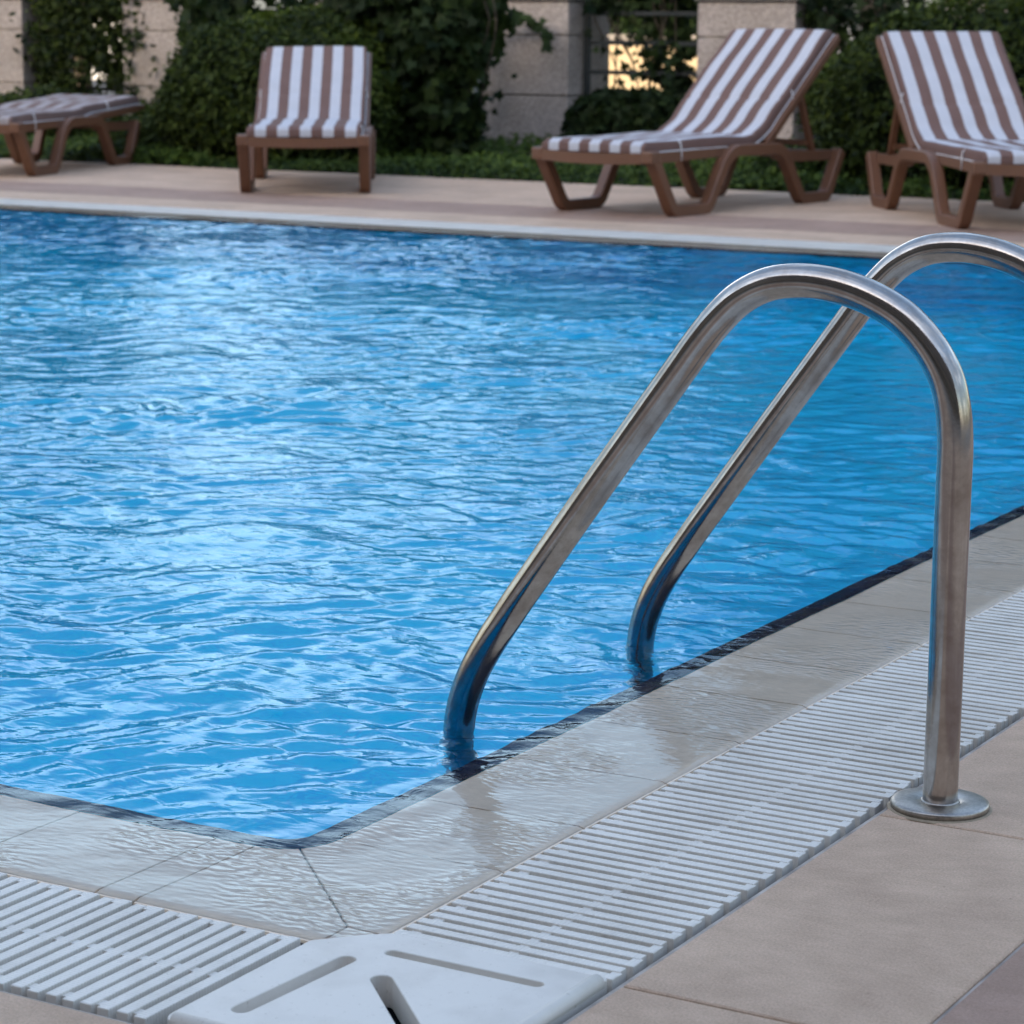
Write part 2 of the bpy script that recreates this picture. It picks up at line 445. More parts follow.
def tile_mesh(name, polys, z_of, gap, thick, mats, mis=None, parent=None, tone=.06, bev=.0022):
    """polys: convex 2D tiles (CCW); each gets a small gap, a chamfered top edge and sides"""
    V, F, mi, tn = [], [], [], []
    for idx, poly in enumerate(polys):
        P = [Vector((p[0], p[1])) for p in poly]; n = len(P)
        def inset(d):
            o = []
            for i in range(n):
                a = (P[i] - P[i - 1]).normalized(); b = (P[(i + 1) % n] - P[i]).normalized()
                na = Vector((-a.y, a.x)); nb = Vector((-b.y, b.x))
                mm = (na + nb); mm = mm / max(mm.length_squared, 1e-6) * 2
                o.append(P[i] + mm * d)
            return o
        lo = inset(gap / 2); hi = inset(gap / 2 + bev)
        b0 = len(V)
        for p in lo: V.append((p.x, p.y, z_of(p.x, p.y) - thick))
        for p in lo: V.append((p.x, p.y, z_of(p.x, p.y) - bev * .7))
        for p in hi: V.append((p.x, p.y, z_of(p.x, p.y)))
        fs = [tuple(b0 + 2 * n + k for k in range(n))]
        for k in range(n):
            k2 = (k + 1) % n
            fs.append((b0 + k, b0 + k2, b0 + n + k2, b0 + n + k))
            fs.append((b0 + n + k, b0 + n + k2, b0 + 2 * n + k2, b0 + 2 * n + k))
        F += fs; t = 1 + random.uniform(-tone, tone)
        tn += [t] * len(fs); mi += [mis[idx] if mis else 0] * len(fs)
    me = bpy.data.meshes.new(name); me.from_pydata(V, [], F); me.update()
    tone_attr(me, tn); me.polygons.foreach_set('material_index', mi)
    return link_mesh(name, me, mats, parent)

# basin
mb = MB()
bm = mb.bm
x0, x1, y0, y1, zb = PX0 + TR, -TR, TR, PY1 - TR, -1.45
vs = [bm.verts.new(c) for c in ((x0, y0, zb), (x1, y0, zb), (x1, y1, zb), (x0, y1, zb), (x0, y0, -.016), (x1, y0, -.016), (x1, y1, -.016), (x0, y1, -.016))]
bm.faces.new(vs[:4])
for a, b in ((0, 1), (1, 2), (2, 3), (3, 0)): bm.faces.new((vs[a], vs[b], vs[b + 4], vs[a + 4]))
me = bpy.data.meshes.new('pool_basin'); bm.to_mesh(me); bm.free()
tag(link_mesh('pool_basin', me, M['pool']), kind='structure')

# navy trim tiles on the lip of the pool
mb = MB()
def ringstrip(bm, a, za, b, zb_):
    def loop(o):
        r = max(.07 - o, .0)
        cnr = [(-o - r + r * math.cos(R(t)), o + r + r * math.sin(R(t))) for t in range(-90, 1, 9)]
        return [(PX0 + o, o)] + cnr + [(-o, PY1 - o), (PX0 + o, PY1 - o)]
    A, B = loop(a), loop(b)
    va = [bm.verts.new((p[0], p[1], za)) for p in A]; vb = [bm.verts.new((p[0], p[1], zb_)) for p in B]
    n = len(A)
    for k in range(n): bm.faces.new((va[k], va[(k + 1) % n], vb[(k + 1) % n], vb[k]))
ringstrip(mb.bm, 0, -.0085, TR, -.013)
ringstrip(mb.bm, TR, -.013, TR + .001, -.06)
mb.build('pool_trim', M['navy'])
tag(bpy.data.objects['pool_trim'], kind='structure')

# coping tiles
def cz(x, y):
    d = max(x, -y, y - PY1, PX0 - x)       # distance outwards from the pool edge
    return -.009 + .006 * min(max(d / W1, 0), 1)
polys = []
yj = [.07] + [.26 + .217 * k for k in range(34)]; yj = [y for y in yj if y < PY1 - .05] + [PY1]
for a, b in zip(yj[:-1], yj[1:]): polys.append([(0, a), (W1, a), (W1, b), (0, b)])
xj = [-.07, -.125] + [-.33 - .217 * k for k in range(58)]; xj = [x for x in xj if x > PX0 + .05] + [PX0]
for a, b in zip(xj[1:], xj[:-1]): polys.append([(a, -W1), (b, -W1), (b, 0), (a, 0)])
c0 = (.176, -.173)
CR = .07
arc = [(-CR + CR * math.cos(R(t)), CR + CR * math.sin(R(t))) for t in range(-90, 1, 9)]
polys.append([arc[5], c0, (W1, -.176), (W1, .07), (0, .0702)] + arc[6:10][::-1])
polys.append([arc[5]] + arc[1:5][::-1] + [(-.0702, 0), (-.0702, -W1), (.177, -W1), c0])
polys.append([c0, (.178, -W1), (W1, -W1), (W1, -.177)])
xs = [PX0 - W1 + .217 * k for k in range(62)]; xs = [x for x in xs if x < W1 - .05] + [W1]
for a, b in zip(xs[:-1], xs[1:]): polys.append([(a, PY1), (b, PY1), (b, PY1 + W1), (a, PY1 + W1)])
ys = [-W1 + .3 * k for k in range(26)] + [PY1]
for a, b in zip(ys[:-1], ys[1:]): polys.append([(PX0 - W1, a), (PX0, a), (PX0, b), (PX0 - W1, b)])
tag(tile_mesh('pool_coping', polys, cz, .0028, .02, [M['coping']], tone=.035, bev=.0012), kind='structure')
mb = MB()
mb.box(PX0 - W1 + .002, 0 - .001, -W1 + .002, -.001, -.06, -.0125)
mb.box(.001, W1 - .002, -W1 + .002, PY1 + W1 - .002, -.06, -.0124)
mb.box(PX0 - W1 + .002, 0, PY1 + .001, PY1 + W1 - .003, -.06, -.0126)
mb.build('coping_bed', M['coping_grout']); tag(bpy.data.objects['coping_bed'], kind='structure')

# drain channel (U-shaped trough round the coping)
mb = MB()
zc = -.11
mb.box(PX0 - W1, W2 + .012, -W2 - .012, -W2 - .001, zc, -.012); mb.box(W2 + .001, W2 + .012, -W2, PY1 + W1 + FW, zc, -.012)
mb.box(PX0 - W1, W2 + .012, -W2 - .012, -W1 - .001, zc - .02, zc)
mb.box(W1 + .001, W2 + .012, -W1 - .001, PY1 + W1 + FW, zc - .02, zc + .0005)
mb.box(PX0 - W1, W2, PY1 + W1, PY1 + W1 + FW, zc - .021, zc)
mb.box(PX0 - W1, .2, -W1 + .001, -W1 + .004, zc, -.0075); mb.box(W1 - .004, W1 - .001, -.2, PY1 + W1, zc, -.0075)
mb.box(PX0 - W1, W2, PY1 + W1 + FW, PY1 + W1 + FW + .012, zc, -.012)
mb.build('drain_channel', M['channel']); tag(bpy.data.objects['drain_channel'], kind='structure')

# ------------------------------------------------------------------ deck
polys, mis = [], []
def rect(x0, x1, y0, y1, m): polys.append([(x0, y0), (x1, y0), (x1, y1), (x0, y1)]); mis.append(m)
DX0 = PX0 - W1 - .27
ey = PY1 + W1 + FW
rows = [(W2 + .010, .81, 0), (.81, 1.47, 1), (1.47, 2.13, 0), (2.13, 2.79, 0), (2.79, 3.45, 0), (3.45, 4.11, 0)]
yjr = [-.177 + .665 * k for k in range(-5, 17)]
for a, b, m_ in rows:
    for c, d in zip(yjr[:-1], yjr[1:]): rect(a, b, c, d, m_)
for a, b, m_ in [(-.81, -W2 - .010, 0), (-1.47, -.81, 1), (-2.13, -1.47, 0), (-2.79, -2.13, 0), (-3.45, -2.79, 0)]:
    k = W2 + .010
    while k > DX0: rect(max(k - .665, DX0), k, a, b, m_); k -= .665
for a, b, m_ in [(ey + .010, 8.53, 0), (8.53, 9.19, 1), (9.19, 9.85, 0), (9.85, 10.42, 0), (10.42, 10.95, 0)]:
    k = W2 + .010
    while k > DX0: rect(max(k - .665, DX0), k, a, b, m_); k -= .665
tag(tile_mesh('pool_deck', polys, lambda x, y: .0, .0050, .02, [M['deck'], M['deck_pink']], mis, tone=.035), kind='structure')

def frame_sheet(name, ox0, ox1, oy0, oy1, ix0, ix1, iy0, iy1, z, m):
    mb = MB()
    def q(a, b, c, d): mb.bm.faces.new([mb.bm.verts.new((x, y, z)) for x, y in ((a, c), (b, c), (b, d), (a, d))])
    q(ox0, ox1, oy0, iy0); q(ox0, ox1, iy1, oy1); q(ox0, ix0, iy0, iy1); q(ix1, ox1, iy0, iy1)
    return tag(mb.build(name, m), kind='structure')
frame_sheet('grout_bed', DX0, 4.12, -3.5, 10.955, PX0 - W1, W2 + .006, -W2 - .006, ey + .006, -.0035, M['grout'])
frame_sheet('ground', -900, 900, -900, 900, PX0 - W1 - .01, W2 + .013, -W2 - .013, ey + .013, -.05, M['concrete'])
# planting bed behind the deck
mb = MB(); NB = 60
vv = [[mb.bm.verts.new((-22 + 30 * i / NB, 10.97 + 3.6 * j / 12, -.02 + .05 * math.sin(i * 1.7 + j) * math.sin(j * 1.1) * (j > 0))) for j in range(13)] for i in range(NB + 1)]
for i in range(NB):
    for j in range(12): mb.bm.faces.new((vv[i][j], vv[i + 1][j], vv[i + 1][j + 1], vv[i][j + 1]))
tag(mb.build('planting_bed', M['soil'], smooth=True), kind='structure')
mb = MB(); mb.box(-60, 40, 16.5, 39, -.049, -.044); tag(mb.build('street', M['asphalt']), kind='structure')

# ------------------------------------------------------------------ water sheet
def grade(a, b, da, db, edges=()):
    out = [a]; L = b - a
    while out[-1] < b:
        t = (out[-1] - a) / L; out.append(out[-1] + da + (db - da) * t)
    out[-1] = b
    return out
gx = grade(.0, 13.0, .0085, .036)
X = np.array(sorted([-g for g in gx if g > 0] + list(np.arange(0, .2201, .010)) + [.224, .226]))
gy = grade(.0, PY1, .0085, .021)
Y = np.array([-.226, -.224] + list(np.arange(-.22, -.001, .010)) + gy + [PY1 + .03, PY1 + .1, PY1 + .2, PY1 + .224, PY1 + .226])
XX, YY = np.meshgrid(X, Y, indexing='ij')
def smooth01(t): t = np.clip(t, 0, 1); return t * t * (3 - 2 * t)
# slow domain warp and calm / rough patches so that nothing repeats
def slow(nw, lam, seed):
    g = np.random.default_rng(seed); z = np.zeros_like(XX)
    for _ in range(nw):
        th = g.uniform(0, 2 * math.pi); k = 2 * math.pi / (lam * g.uniform(.6, 1.6))
        z += np.sin(k * (np.cos(th) * XX + np.sin(th) * YY) + g.uniform(0, 6.28))
    return z / math.sqrt(nw / 2)
wx = XX + .045 * slow(7, .9, 1) + .012 * slow(8, .35, 2); wy = YY + .045 * slow(7, .9, 3) + .012 * slow(8, .35, 4)
patch = 1 + .30 * slow(6, 1.6, 5)
patch = np.clip(patch, .35, 1.8)
Z = np.zeros_like(XX)
nw = 110
main = math.atan2(.85, -.5)             # waves run roughly along the line of sight
for i in range(nw):
    lam = .046 * (0.36 / .046) ** rng.random()
    th = main + rng.normal(0, .62) + (math.pi if rng.random() < .45 else 0)
    k = 2 * math.pi / lam
    sl = .0130 * (1.35 if .055 < lam < .14 else .62)
    ph = k * (np.cos(th) * wx + np.sin(th) * wy) + rng.uniform(0, 6.28)
    s = np.sin(ph)
    damp = patch if lam < .3 else 1.0
    Z += sl / k * damp * (s + .22 * np.cos(2 * ph))
# rings spreading from the two tubes that stand in the water
for cx, cy, amp in ((-.135, .56, .0010), (-.147, 1.11, .0008), (-1.35, 1.15, .0012)):
    rr = np.hypot(XX - cx, YY - cy)
    Z += amp * np.sin(2 * math.pi * rr / .055) * np.exp(-rr / .28) * smooth01(rr / .03)
d_in = np.minimum(np.minimum(-XX, YY), PY1 - YY)         # >0 inside the pool
d_tr = np.minimum(np.minimum(-XX, YY + 0 * XX), PY1 - YY)
att = .05 + .95 * smooth01((d_in + .05) / .22)
Z *= att
# water bulges slightly as it spills over the lip
Z += .0012 * np.exp(-((d_in + .01) / .03) ** 2) * (1 + .6 * slow(6, .35, 9))
Z = np.where(d_in < 0, np.maximum(Z, -.0016), Z)
edge = np.minimum(np.minimum(.226 - XX, YY + .226), PY1 + .226 - YY)
Z = np.where(edge < .001, -.0075, np.where(edge < .0035, -.0015, Z))
nx, ny = XX.shape
verts = np.stack([XX, YY, Z], -1).reshape(-1, 3)
ii, jj = np.meshgrid(np.arange(nx - 1), np.arange(ny - 1), indexing='ij')
a = (ii * ny + jj).ravel(); quads = np.stack([a, a + ny, a + ny + 1, a + 1], -1)
me = bpy.data.meshes.new('pool_water')
me.vertices.add(len(verts)); me.vertices.foreach_set('co', verts.ravel().astype(np.float32))
me.loops.add(quads.size); me.loops.foreach_set('vertex_index', quads.ravel().astype(np.int32))
me.polygons.add(len(quads)); me.polygons.foreach_set('loop_start', np.arange(0, quads.size, 4, dtype=np.int32))
me.update(calc_edges=True); me.validate()
at = me.attributes.new('film', 'FLOAT', 'POINT')
film = (.10 + .9 * smooth01((-d_in + .02) / .05)) * (.15 + .85 * smooth01(.5 + .6 * slow(6, .4, 12)))
at.data.foreach_set('value', film.ravel().astype(np.float32))
at = me.attributes.new('open', 'FLOAT', 'POINT'); at.data.foreach_set('value', (.15 + .85 * smooth01((d_in + .03) / .10)).ravel().astype(np.float32))
tag(link_mesh('pool_water', me, M['water'], smooth=True), kind='structure')

# ------------------------------------------------------------------ gratings
def grating(name, n, pitch, width, along, origin, sgn, m, label, bw=.0142, h=.026):
    """bars lie across the channel, joined by short webs at the middle and alternately at the ends"""
    root = empty(name, origin)
    mb = MB(); cb = MB()
    def bx(B, a0, a1, c0, c1, z0, z1, bev):
        if along == 'Y': B.box(c0, c1, a0, a1, z0, z1, bev=bev)
        else: B.box(a0, a1, c0, c1, z0, z1, bev=bev)
    for k in range(n):
        a = sgn * k * pitch; jit = random.uniform(-.0007, .0007); mo = .0022 * math.sin((k // 18) * 2.4)
        lo, hi = (a - bw / 2 + jit, a + bw / 2 + jit)
        near = k < 70
        bx(mb, lo, hi, 0.0022 + mo * .5 + (k % 2) * .0012, width - .0022 + mo * .5 - (k % 2) * .0032 - random.uniform(0, .0008), -h, random.uniform(-.0005, .0005), .0013 if near else 0)
        a2 = a + sgn * pitch; g0, g1 = sorted((a + sgn * bw / 2, a2 - sgn * bw / 2))
        if k < n - 1:
            bx(mb, g0 - .001, g1 + .001, width * .495, width * .495 + .011, -h + .002, -.0022, 0)
            if k % 2 == 0:
                bx(mb, g0 - .001, g1 + .001, .012, .024, -h + .002, -.0022, 0)
                bx(mb, g0 - .001, g1 + .001, width - .014, width - .003, -h + .002, -.0010, 0)
    ob = mb.build('bar_row', m, root)
    me = ob.data; rg = random.Random(n); nm = n // 18 + 2
    mod = [rg.random() for _ in range(nm)]; one = [rg.random() for _ in range(n + 1)]
    tn = []
    for f in me.polygons:
        c = f.center[1 if along == 'Y' else 0]; k = min(n, max(0, int(round(abs(c) / pitch))))
        tn.append(1 - .12 * mod[k // 18] - .40 * one[k] ** 5)
    tone_attr(me, tn)
    # two rods the bars clip on, low in the channel
    L = sgn * (n - 1) * pitch
    for c in (.25, .75):
        if along == 'Y': cb.bar((width * c, 0, -.034), (width * c, L, -.034), .008, .014)
        else: cb.bar((0, width * c, -.034), (L, width * c, -.034), .008, .014)
    cb.build('carrier_rod', m, root)
    tag(root, label, 'drain grate')
    return root
grating('overflow_grate', int((PY1 + W1 + FW + .17) / .02275), .02275, W2 - W1 - .002, 'Y', (W1 + .001, -.162, 0), 1, M['grate_x'],
        'long white slatted plastic overflow grate running beside the steel handrails')
grating('overflow_grate', 340, .0222, W2 - W1 - .002, 'X', (.149, -W2 + .001, 0), -1, M['grate_y'],
        'white slatted plastic overflow grate in the bottom left corner of the photo')
# far grate: bars along the far edge
grating('overflow_grate', int((0.3 + 13.1) / .0222), .0222, FW - .004, 'X', (.20, PY1 + W1 + .002, 0), -1, M['grate_y'],
        'white overflow grate strip along the far pool edge in front of the loungers', bw=.0150)

# corner cover plate
def stadium(ax, ay, bx, by, w, n=10):
    d = Vector((bx - ax, by - ay)); L = d.length; d.normalize(); p = Vector((-d.y, d.x)); out = []
    for k in range(n + 1):
        t = math.pi / 2 + math.pi * k / n; out.append((ax + (d.x * math.cos(t) + p.x * math.sin(t)) * w, ay + (d.y * math.cos(t) + p.y * math.sin(t)) * w))
    for k in range(n + 1):
        t = -math.pi / 2 + math.pi * k / n; out.append((bx + (d.x * math.cos(t) + p.x * math.sin(t)) * w, by + (d.y * math.cos(t) + p.y * math.sin(t)) * w))
    return out
def fillet_poly(P, rads, n=6):
    out = []
    m_ = len(P)
    for i in range(m_):
        p = Vector(P[i]); a = (Vector(P[i - 1]) - p).normalized(); b = (Vector(P[(i + 1) % m_]) - p).normalized()
        th = a.angle(b); rd = rads[i]; d = rd / math.tan(th / 2)
        s0, s1 = p + a * d, p + b * d
        for k in range(n + 1):
            t = k / n; out.append(tuple((1 - t) ** 2 * s0 + 2 * t * (1 - t) * p + t * t * s1))
    return out
PT = .004
outline = fillet_poly([(.1745, -.240), (.1745, -.494), (.493, -.494), (.493, -.1755), (.240, -.1755), (.214, -.196)],
                      [.016, .022, .014, .008, .014, .02])
mb = MB(); mb.prism(outline, lambda x, y: Vector((x, y, -.030)), lambda x, y: Vector((x, y, PT)))
plate = mb.build('cover_panel', M['plate'])
def cutter(loop, z0, w0=1.0):
    c = MB(); c.prism(loop, lambda x, y: Vector((x, y, z0)), lambda x, y: Vector((x, y, .03))); return c.build('cutter', M['plate'])
cuts = [cutter(stadium(.238, -.268, .2265, -.432, .0102), PT - .014), cutter(stadium(.268, -.2275, .438, -.2265, .0075), PT - .014),
        cutter(stadium(.2990, -.2955, .392, -.388, .0112), -.2)]
for c in cuts:
    md = plate.modifiers.new('cut', 'BOOLEAN'); md.object = c; md.operation = 'DIFFERENCE'; md.solver = 'EXACT'
md = plate.modifiers.new('bevel', 'BEVEL'); md.width = .0014; md.segments = 3; md.limit_method = 'ANGLE'; md.angle_limit = R(35)
dg = bpy.context.evaluated_depsgraph_get(); dg.update()
nme = bpy.data.meshes.new_from_object(plate.evaluated_get(dg)); plate.modifiers.clear(); plate.data = nme
for c in cuts: bpy.data.objects.remove(c, do_unlink=True)
proot = empty('corner_cover', (0, 0, 0)); tag(proot, 'white plastic corner cover plate with finger slots at the bottom edge of the photo', 'drain cover')
plate.parent = proot
mb = MB()      # raised rolled rim on the two outer sides
mb.tube([(.4845, -.186, .0012), (.4845, -.478, .0012)], .0092, 16); mb.tube([(.478, -.4845, .0012), (.186, -.4845, .0012)], .0092, 16)
mb.build('rolled_rim', M['plate'], proot, smooth=False)
mb = MB(); mb.box(.176, .18, -.47, -.25, -.10, -.031); mb.box(.29, .44, -.47, -.29, -.095, -.090)
mb.build('support_leg', M['plate'], proot)

# ------------------------------------------------------------------ handrails (pool ladder)
TRAD = .0214
def handrail(y, dx, label):
    root = empty('pool_handrail', (.559 + dx, y, 0))
    pr = [(.559, 0, .004), (.559, 0, .40), (.5585, 0, .452), (.553, 0, .497), (.541, 0, .533), (.518, 0, .566), (.486, 0, .594), (.446, 0, .614), (.402, 0, .6265), (.356, 0, .6305),
          (.313, 0, .624), (.275, 0, .605), (.245, 0, .578), (.219, 0, .548), (.081, 0, .360), (-.040, 0, .190), (-.082, 0, .128), (-.107, 0, .085), (-.124, 0, .042), (-.132, 0, .000), (-.133, 0, -.05), (-.133, 0, -.4), (-.133, 0, -.95)]
    pts = [Vector((p[0] - .559 + .003 * min(1, max(0, (p[2] - .25) / .25)) * (p[0] > .35), 0, p[2] + .005 * min(1, max(0, (p[2] - .5) / .1)))) for p in pr]
    dp = [pts[0]]
    for a, b in zip(pts[:-1], pts[1:]):      # even out the spacing first
        k = max(1, int((b - a).length / .035)); dp += [a.lerp(b, (j + 1) / k) for j in range(k)]
    sm = catmull(dp, 5)
    MB().tube(sm, TRAD, 40).build('tube', M['steel'], root)
    prof = [(.0200, .006), (.0235, .0085), (.030, .0110), (.042, .0105), (.0545, .0100), (.0590, .0088), (.0600, .0070), (.0600, -.0005), (0, -.0005)]
    MB().lathe(prof, (0, 0, 0), 64).build('base_flange', M['steel_dull'], root)
    MB().lathe([(.0215, .0108), (.0228, .0106), (.0236, .0095), (.0236, .0), (.0, .0)], (0, 0, 0), 48).build('collar', M['steel_dull'], root)
    MB().lathe([(.0590, .0012), (.0625, .0010), (.0645, -.0008), (.0645, -.001)], (0, 0, 0), 48).build('foot_ring', M['coping_grout'], root)  # thin brown ring around the foot of the flange
    tag(root, label, 'handrail', 'curved steel handrails of the pool ladder')
    return root
handrail(.553, .003, 'nearer curved stainless steel pool handrail, its round base flange on the tiled deck')
handrail(1.11, -.010, 'farther curved stainless steel pool handrail, cut off by the right edge of the photo')
lad = empty('ladder_steps', (-.133, .56, -.3)); tag(lad, 'submerged steel ladder treads between the two handrails', 'ladder')
for k in range(3): MB().box(-.03, .05, .022, .522, -.012 - .28 * k, .012 - .28 * k, bev=.004).build('tread', M['steel'], lad)

# ------------------------------------------------------------------ sun loungers
def ribbon_loop(path, th):
    P = [Vector((p[0], p[1])) for p in path]; L, Rr = [], []
    for i, p in enumerate(P):
        t = (P[min(i + 1, len(P) - 1)] - P[max(i - 1, 0)]).normalized(); n = Vector((-t.y, t.x))
        w = th[i] if isinstance(th, list) else th
        L.append(p + n * w / 2); Rr.append(p - n * w / 2)
    return L + Rr[::-1]
LW = .352
def r2(pts, rads): return [(v.x, v.z) for v in round_path([(p[0], 0, p[1]) for p in pts], rads, 7)]
side_path = r2([(.022, .290), (.205, .024), (.515, .024), (.70, .300), (1.225, .296), (1.425, .024), (1.69, .024), (1.83, .262)],
               [.075, .085, .19, .17, .085, .075])
HS = 1.08   # where the back is hinged
def make_lounger(back_deg, flip):
    root = empty('sun_lounger')
    for sd in (-1, 1):
        xo, xi = sd * LW, sd * (LW - .058)
        mb = MB(); loop = ribbon_loop(side_path, .058)
        n = len(loop); hn = n // 2
        # ribbon built quad by quad (the outline is concave)
        o_ = [mb.bm.verts.new((xo, p.x, p.y)) for p in loop]; i_ = [mb.bm.verts.new((xi, p.x, p.y)) for p in loop]
        for k in range(hn - 1):
            a, b, c, d = k, k + 1, n - 2 - k, n - 1 - k
            mb.bm.faces.new((o_[a], o_[b], o_[c], o_[d])); mb.bm.faces.new((i_[a], i_[d], i_[c], i_[b]))
            mb.bm.faces.new((o_[a], i_[a], i_[b], o_[b])); mb.bm.faces.new((o_[d], o_[c], i_[c], i_[d]))
        mb.bm.faces.new((o_[0], o_[n - 1], i_[n - 1], i_[0])); mb.bm.faces.new((o_[hn - 1], i_[hn - 1], i_[hn], o_[hn]))
        mb.build('leg_frame', M['resin'], root, bevel=.007)
        mb = MB()
        pth = catmull([(0, 0, .283), (0, .3, .290), (0, .7, .297), (0, 1.15, .288), (0, 1.3, .25), (0, 1.82, .238)], 6)
        for a, b in zip(pth[:-1], pth[1:]): mb.bar(Vector((sd * (LW - .062), a.y, a.z)), Vector((sd * (LW - .062), b.y, b.z)), .034, .052)
        mb.build('side_rail', M['resin'], root)
    # foot crossbar with its two corner blocks
    mb = MB()
    for sd in (-1, 1): mb.box(min(sd * (LW + .002), sd * (LW - .06)), max(sd * (LW + .002), sd * (LW - .06)), -.025, .055, .262, .322, bev=.010)
    cs = catmull([(-LW + .06, -.006, .287), (-.15, -.016, .281), (0, -.018, .279), (.15, -.016, .281), (LW - .06, -.006, .287)], 5)
    for a, b in zip(cs[:-1], cs[1:]): mb.bar(a, b, .034, .052)
    mb.build('foot_bar', M['resin'], root)
    mb = MB(); mb.box(-LW + .046, LW - .046, 1.79, 1.83, .215, .262, bev=.006); mb.build('head_bar', M['resin'], root)
    # slatted seat panel
    mb = MB()
    k = .06
    while k < HS - .05: mb.box(-.275, .275, k, k + .052, .296, .309, bev=.003); k += .066
    mb.build('seat_panel', M['resin_panel'], root)
    # backrest shell, pivoting at the hinge
    br = R(back_deg); d = Vector((0, math.cos(br), math.sin(br))); nn = Vector((0, -math.sin(br), math.cos(br)))
    h0 = Vector((0, HS, .318)); BL = .885
    mb = MB()
    for sd in (-1, 1): mb.obox(h0 + d * (BL / 2 + .01) + Vector((sd * .312, 0, 0)) - nn * .008, (1, 0, 0), d, nn, .017, BL / 2, .021, bev=.006)
    mb.obox(h0 + d * (BL - .01) - nn * .008, (1, 0, 0), d, nn, .295, .02, .019, bev=.005)
    mb.obox(h0 + d * .03 - nn * .008, (1, 0, 0), d, nn, .295, .02, .016, bev=.005)
    k = .09
    while k < BL - .08: mb.obox(h0 + d * k - nn * .010, (1, 0, 0), d, nn, .295, .024, .006); k += .066
    mb.build('backrest', M['resin'], root)
    if back_deg > 10:
        for sd in (-1, 1):
            a = h0 + d * .46 - nn * .02 + Vector((sd * .285, 0, 0)); b = Vector((sd * .285, min(a.y + .15, 1.68), .262))
            mb = MB(); mb.bar(a, b, .022, .030, bev=.004, up=(0, 1, 0)); mb.build('support_strut', M['resin'], root)
        mb = MB(); mb.bar((-.285, min(a.y + .10, 1.64), .31), (.285, min(a.y + .10, 1.64), .31), .02, .03); mb.build('strut_bar', M['resin'], root)
    # cushion: closed cross-section swept along the seat and up the back
    top = []
    br2 = br
    seat = [(-.012, .309), (.02, .309), (.25, .310), (.5, .312), (.8, .313), (HS - .10, .314)]
    p1 = [Vector((0, s, z)) for s, z in seat]
    bs = h0 + nn * .014
    p2 = [bs + d * t for t in (.07, .18, .30, .42, .55, .70, .82, BL - .005)]
    cl = catmull(p1 + p2, 5)
    HW = .302; TH = .053
    ns = len(cl); SX = []
    ml, mr_ = (.014, .050) if flip else (.045, .020)
    sw = (2 * HW - ml - mr_) / 9
    cuts_ = [-HW, -HW + ml] + [-HW + ml + sw * (k + 1) for k in range(9)] + [HW]
    xs_ = []
    for a, b in zip(cuts_[:-1], cuts_[1:]): xs_ += [a + (b - a) * j / 4 for j in range(4)]
    xs_.append(HW)
    mb = MB(); B = mb.bm; rows_t, rows_b = [], []
    acc = 0; ln = [0]
    for i in range(1, ns): acc += (cl[i] - cl[i - 1]).length; ln.append(acc)
    rg = random.Random(int(back_deg * 7) + flip)
    ph = [rg.uniform(0, 6.28) for _ in range(6)]
    for i, c in enumerate(cl):
        t = (cl[min(i + 1, ns - 1)] - cl[max(i - 1, 0)]).normalized(); nrm = Vector((0, -t.z, t.y))
        s = ln[i]; T = []; Bo = []
        endf = min(1.0, .62 + min(s, acc - s) * 14)
        crease = sum(-.007 * math.exp(-((s - q) / .014) ** 2) for q in (.48, 1.02, 1.36))
        for x in xs_:
            e = abs(x) / HW
            puff = (1 - e ** 6) * .006 + .0025 * math.sin(s * 9 + ph[0] + x * 4) + .0018 * math.sin(s * 23 + ph[1] - x * 9) * (1 if s > .9 else .5)
            h_ = (TH - .010 * (e > .985)) * endf + puff + crease
            sag = .004 * math.sin(s * 6 + ph[2])
            xx = x * (1 + .008 * math.sin(s * 7 + ph[3]))
            T.append(B.verts.new(Vector((xx, c.y, c.z)) + nrm * (h_ + sag * (1 - e))))
            Bo.append(B.verts.new(Vector((xx * 1.0, c.y, c.z)) + nrm * .001))
        rows_t.append(T); rows_b.append(Bo)
    m_ = len(xs_)
    def stripe_mi(j):
        return 1 if (j // 4) % 2 == 0 else 0
    for i in range(ns - 1):
        for j in range(m_ - 1):
            f = B.faces.new((rows_t[i][j], rows_t[i][j + 1], rows_t[i + 1][j + 1], rows_t[i + 1][j])); f.material_index = stripe_mi(j); f.smooth = True
            f = B.faces.new((rows_b[i][j], rows_b[i + 1][j], rows_b[i + 1][j + 1], rows_b[i][j + 1])); f.material_index = 1
        for j, sg in ((0, -1), (m_ - 1, 1)):
            f = B.faces.new((rows_t[i][j], rows_t[i + 1][j], rows_b[i + 1][j], rows_b[i][j])); f.material_index = 1; f.smooth = True
    for i in (0, ns - 1):
        for j in range(m_ - 1):
            f = B.faces.new((rows_t[i][j], rows_b[i][j], rows_b[i][j + 1], rows_t[i][j + 1])); f.material_index = stripe_mi(j); f.smooth = True
    wn = '_worn' if back_deg < 10 else ''
    cu = mb.build('cushion', [M['cloth_white' + wn], M['cloth_brown' + wn]], root)
    md = cu.modifiers.new('bevel', 'BEVEL'); md.width = .009; md.segments = 3; md.limit_method = 'ANGLE'; md.angle_limit = R(50)
    # white piping on the lower edge, and the tie cords
    mb = MB()
    for sd in (-1, 1):
        off = [p + Vector((sd * (HW + .003), 0, 0)) + Vector((0, 0, .005)) for p in cl]
        mb.tube(off, .0032, 8)
    mb.build('piping', M['cord'], cu)
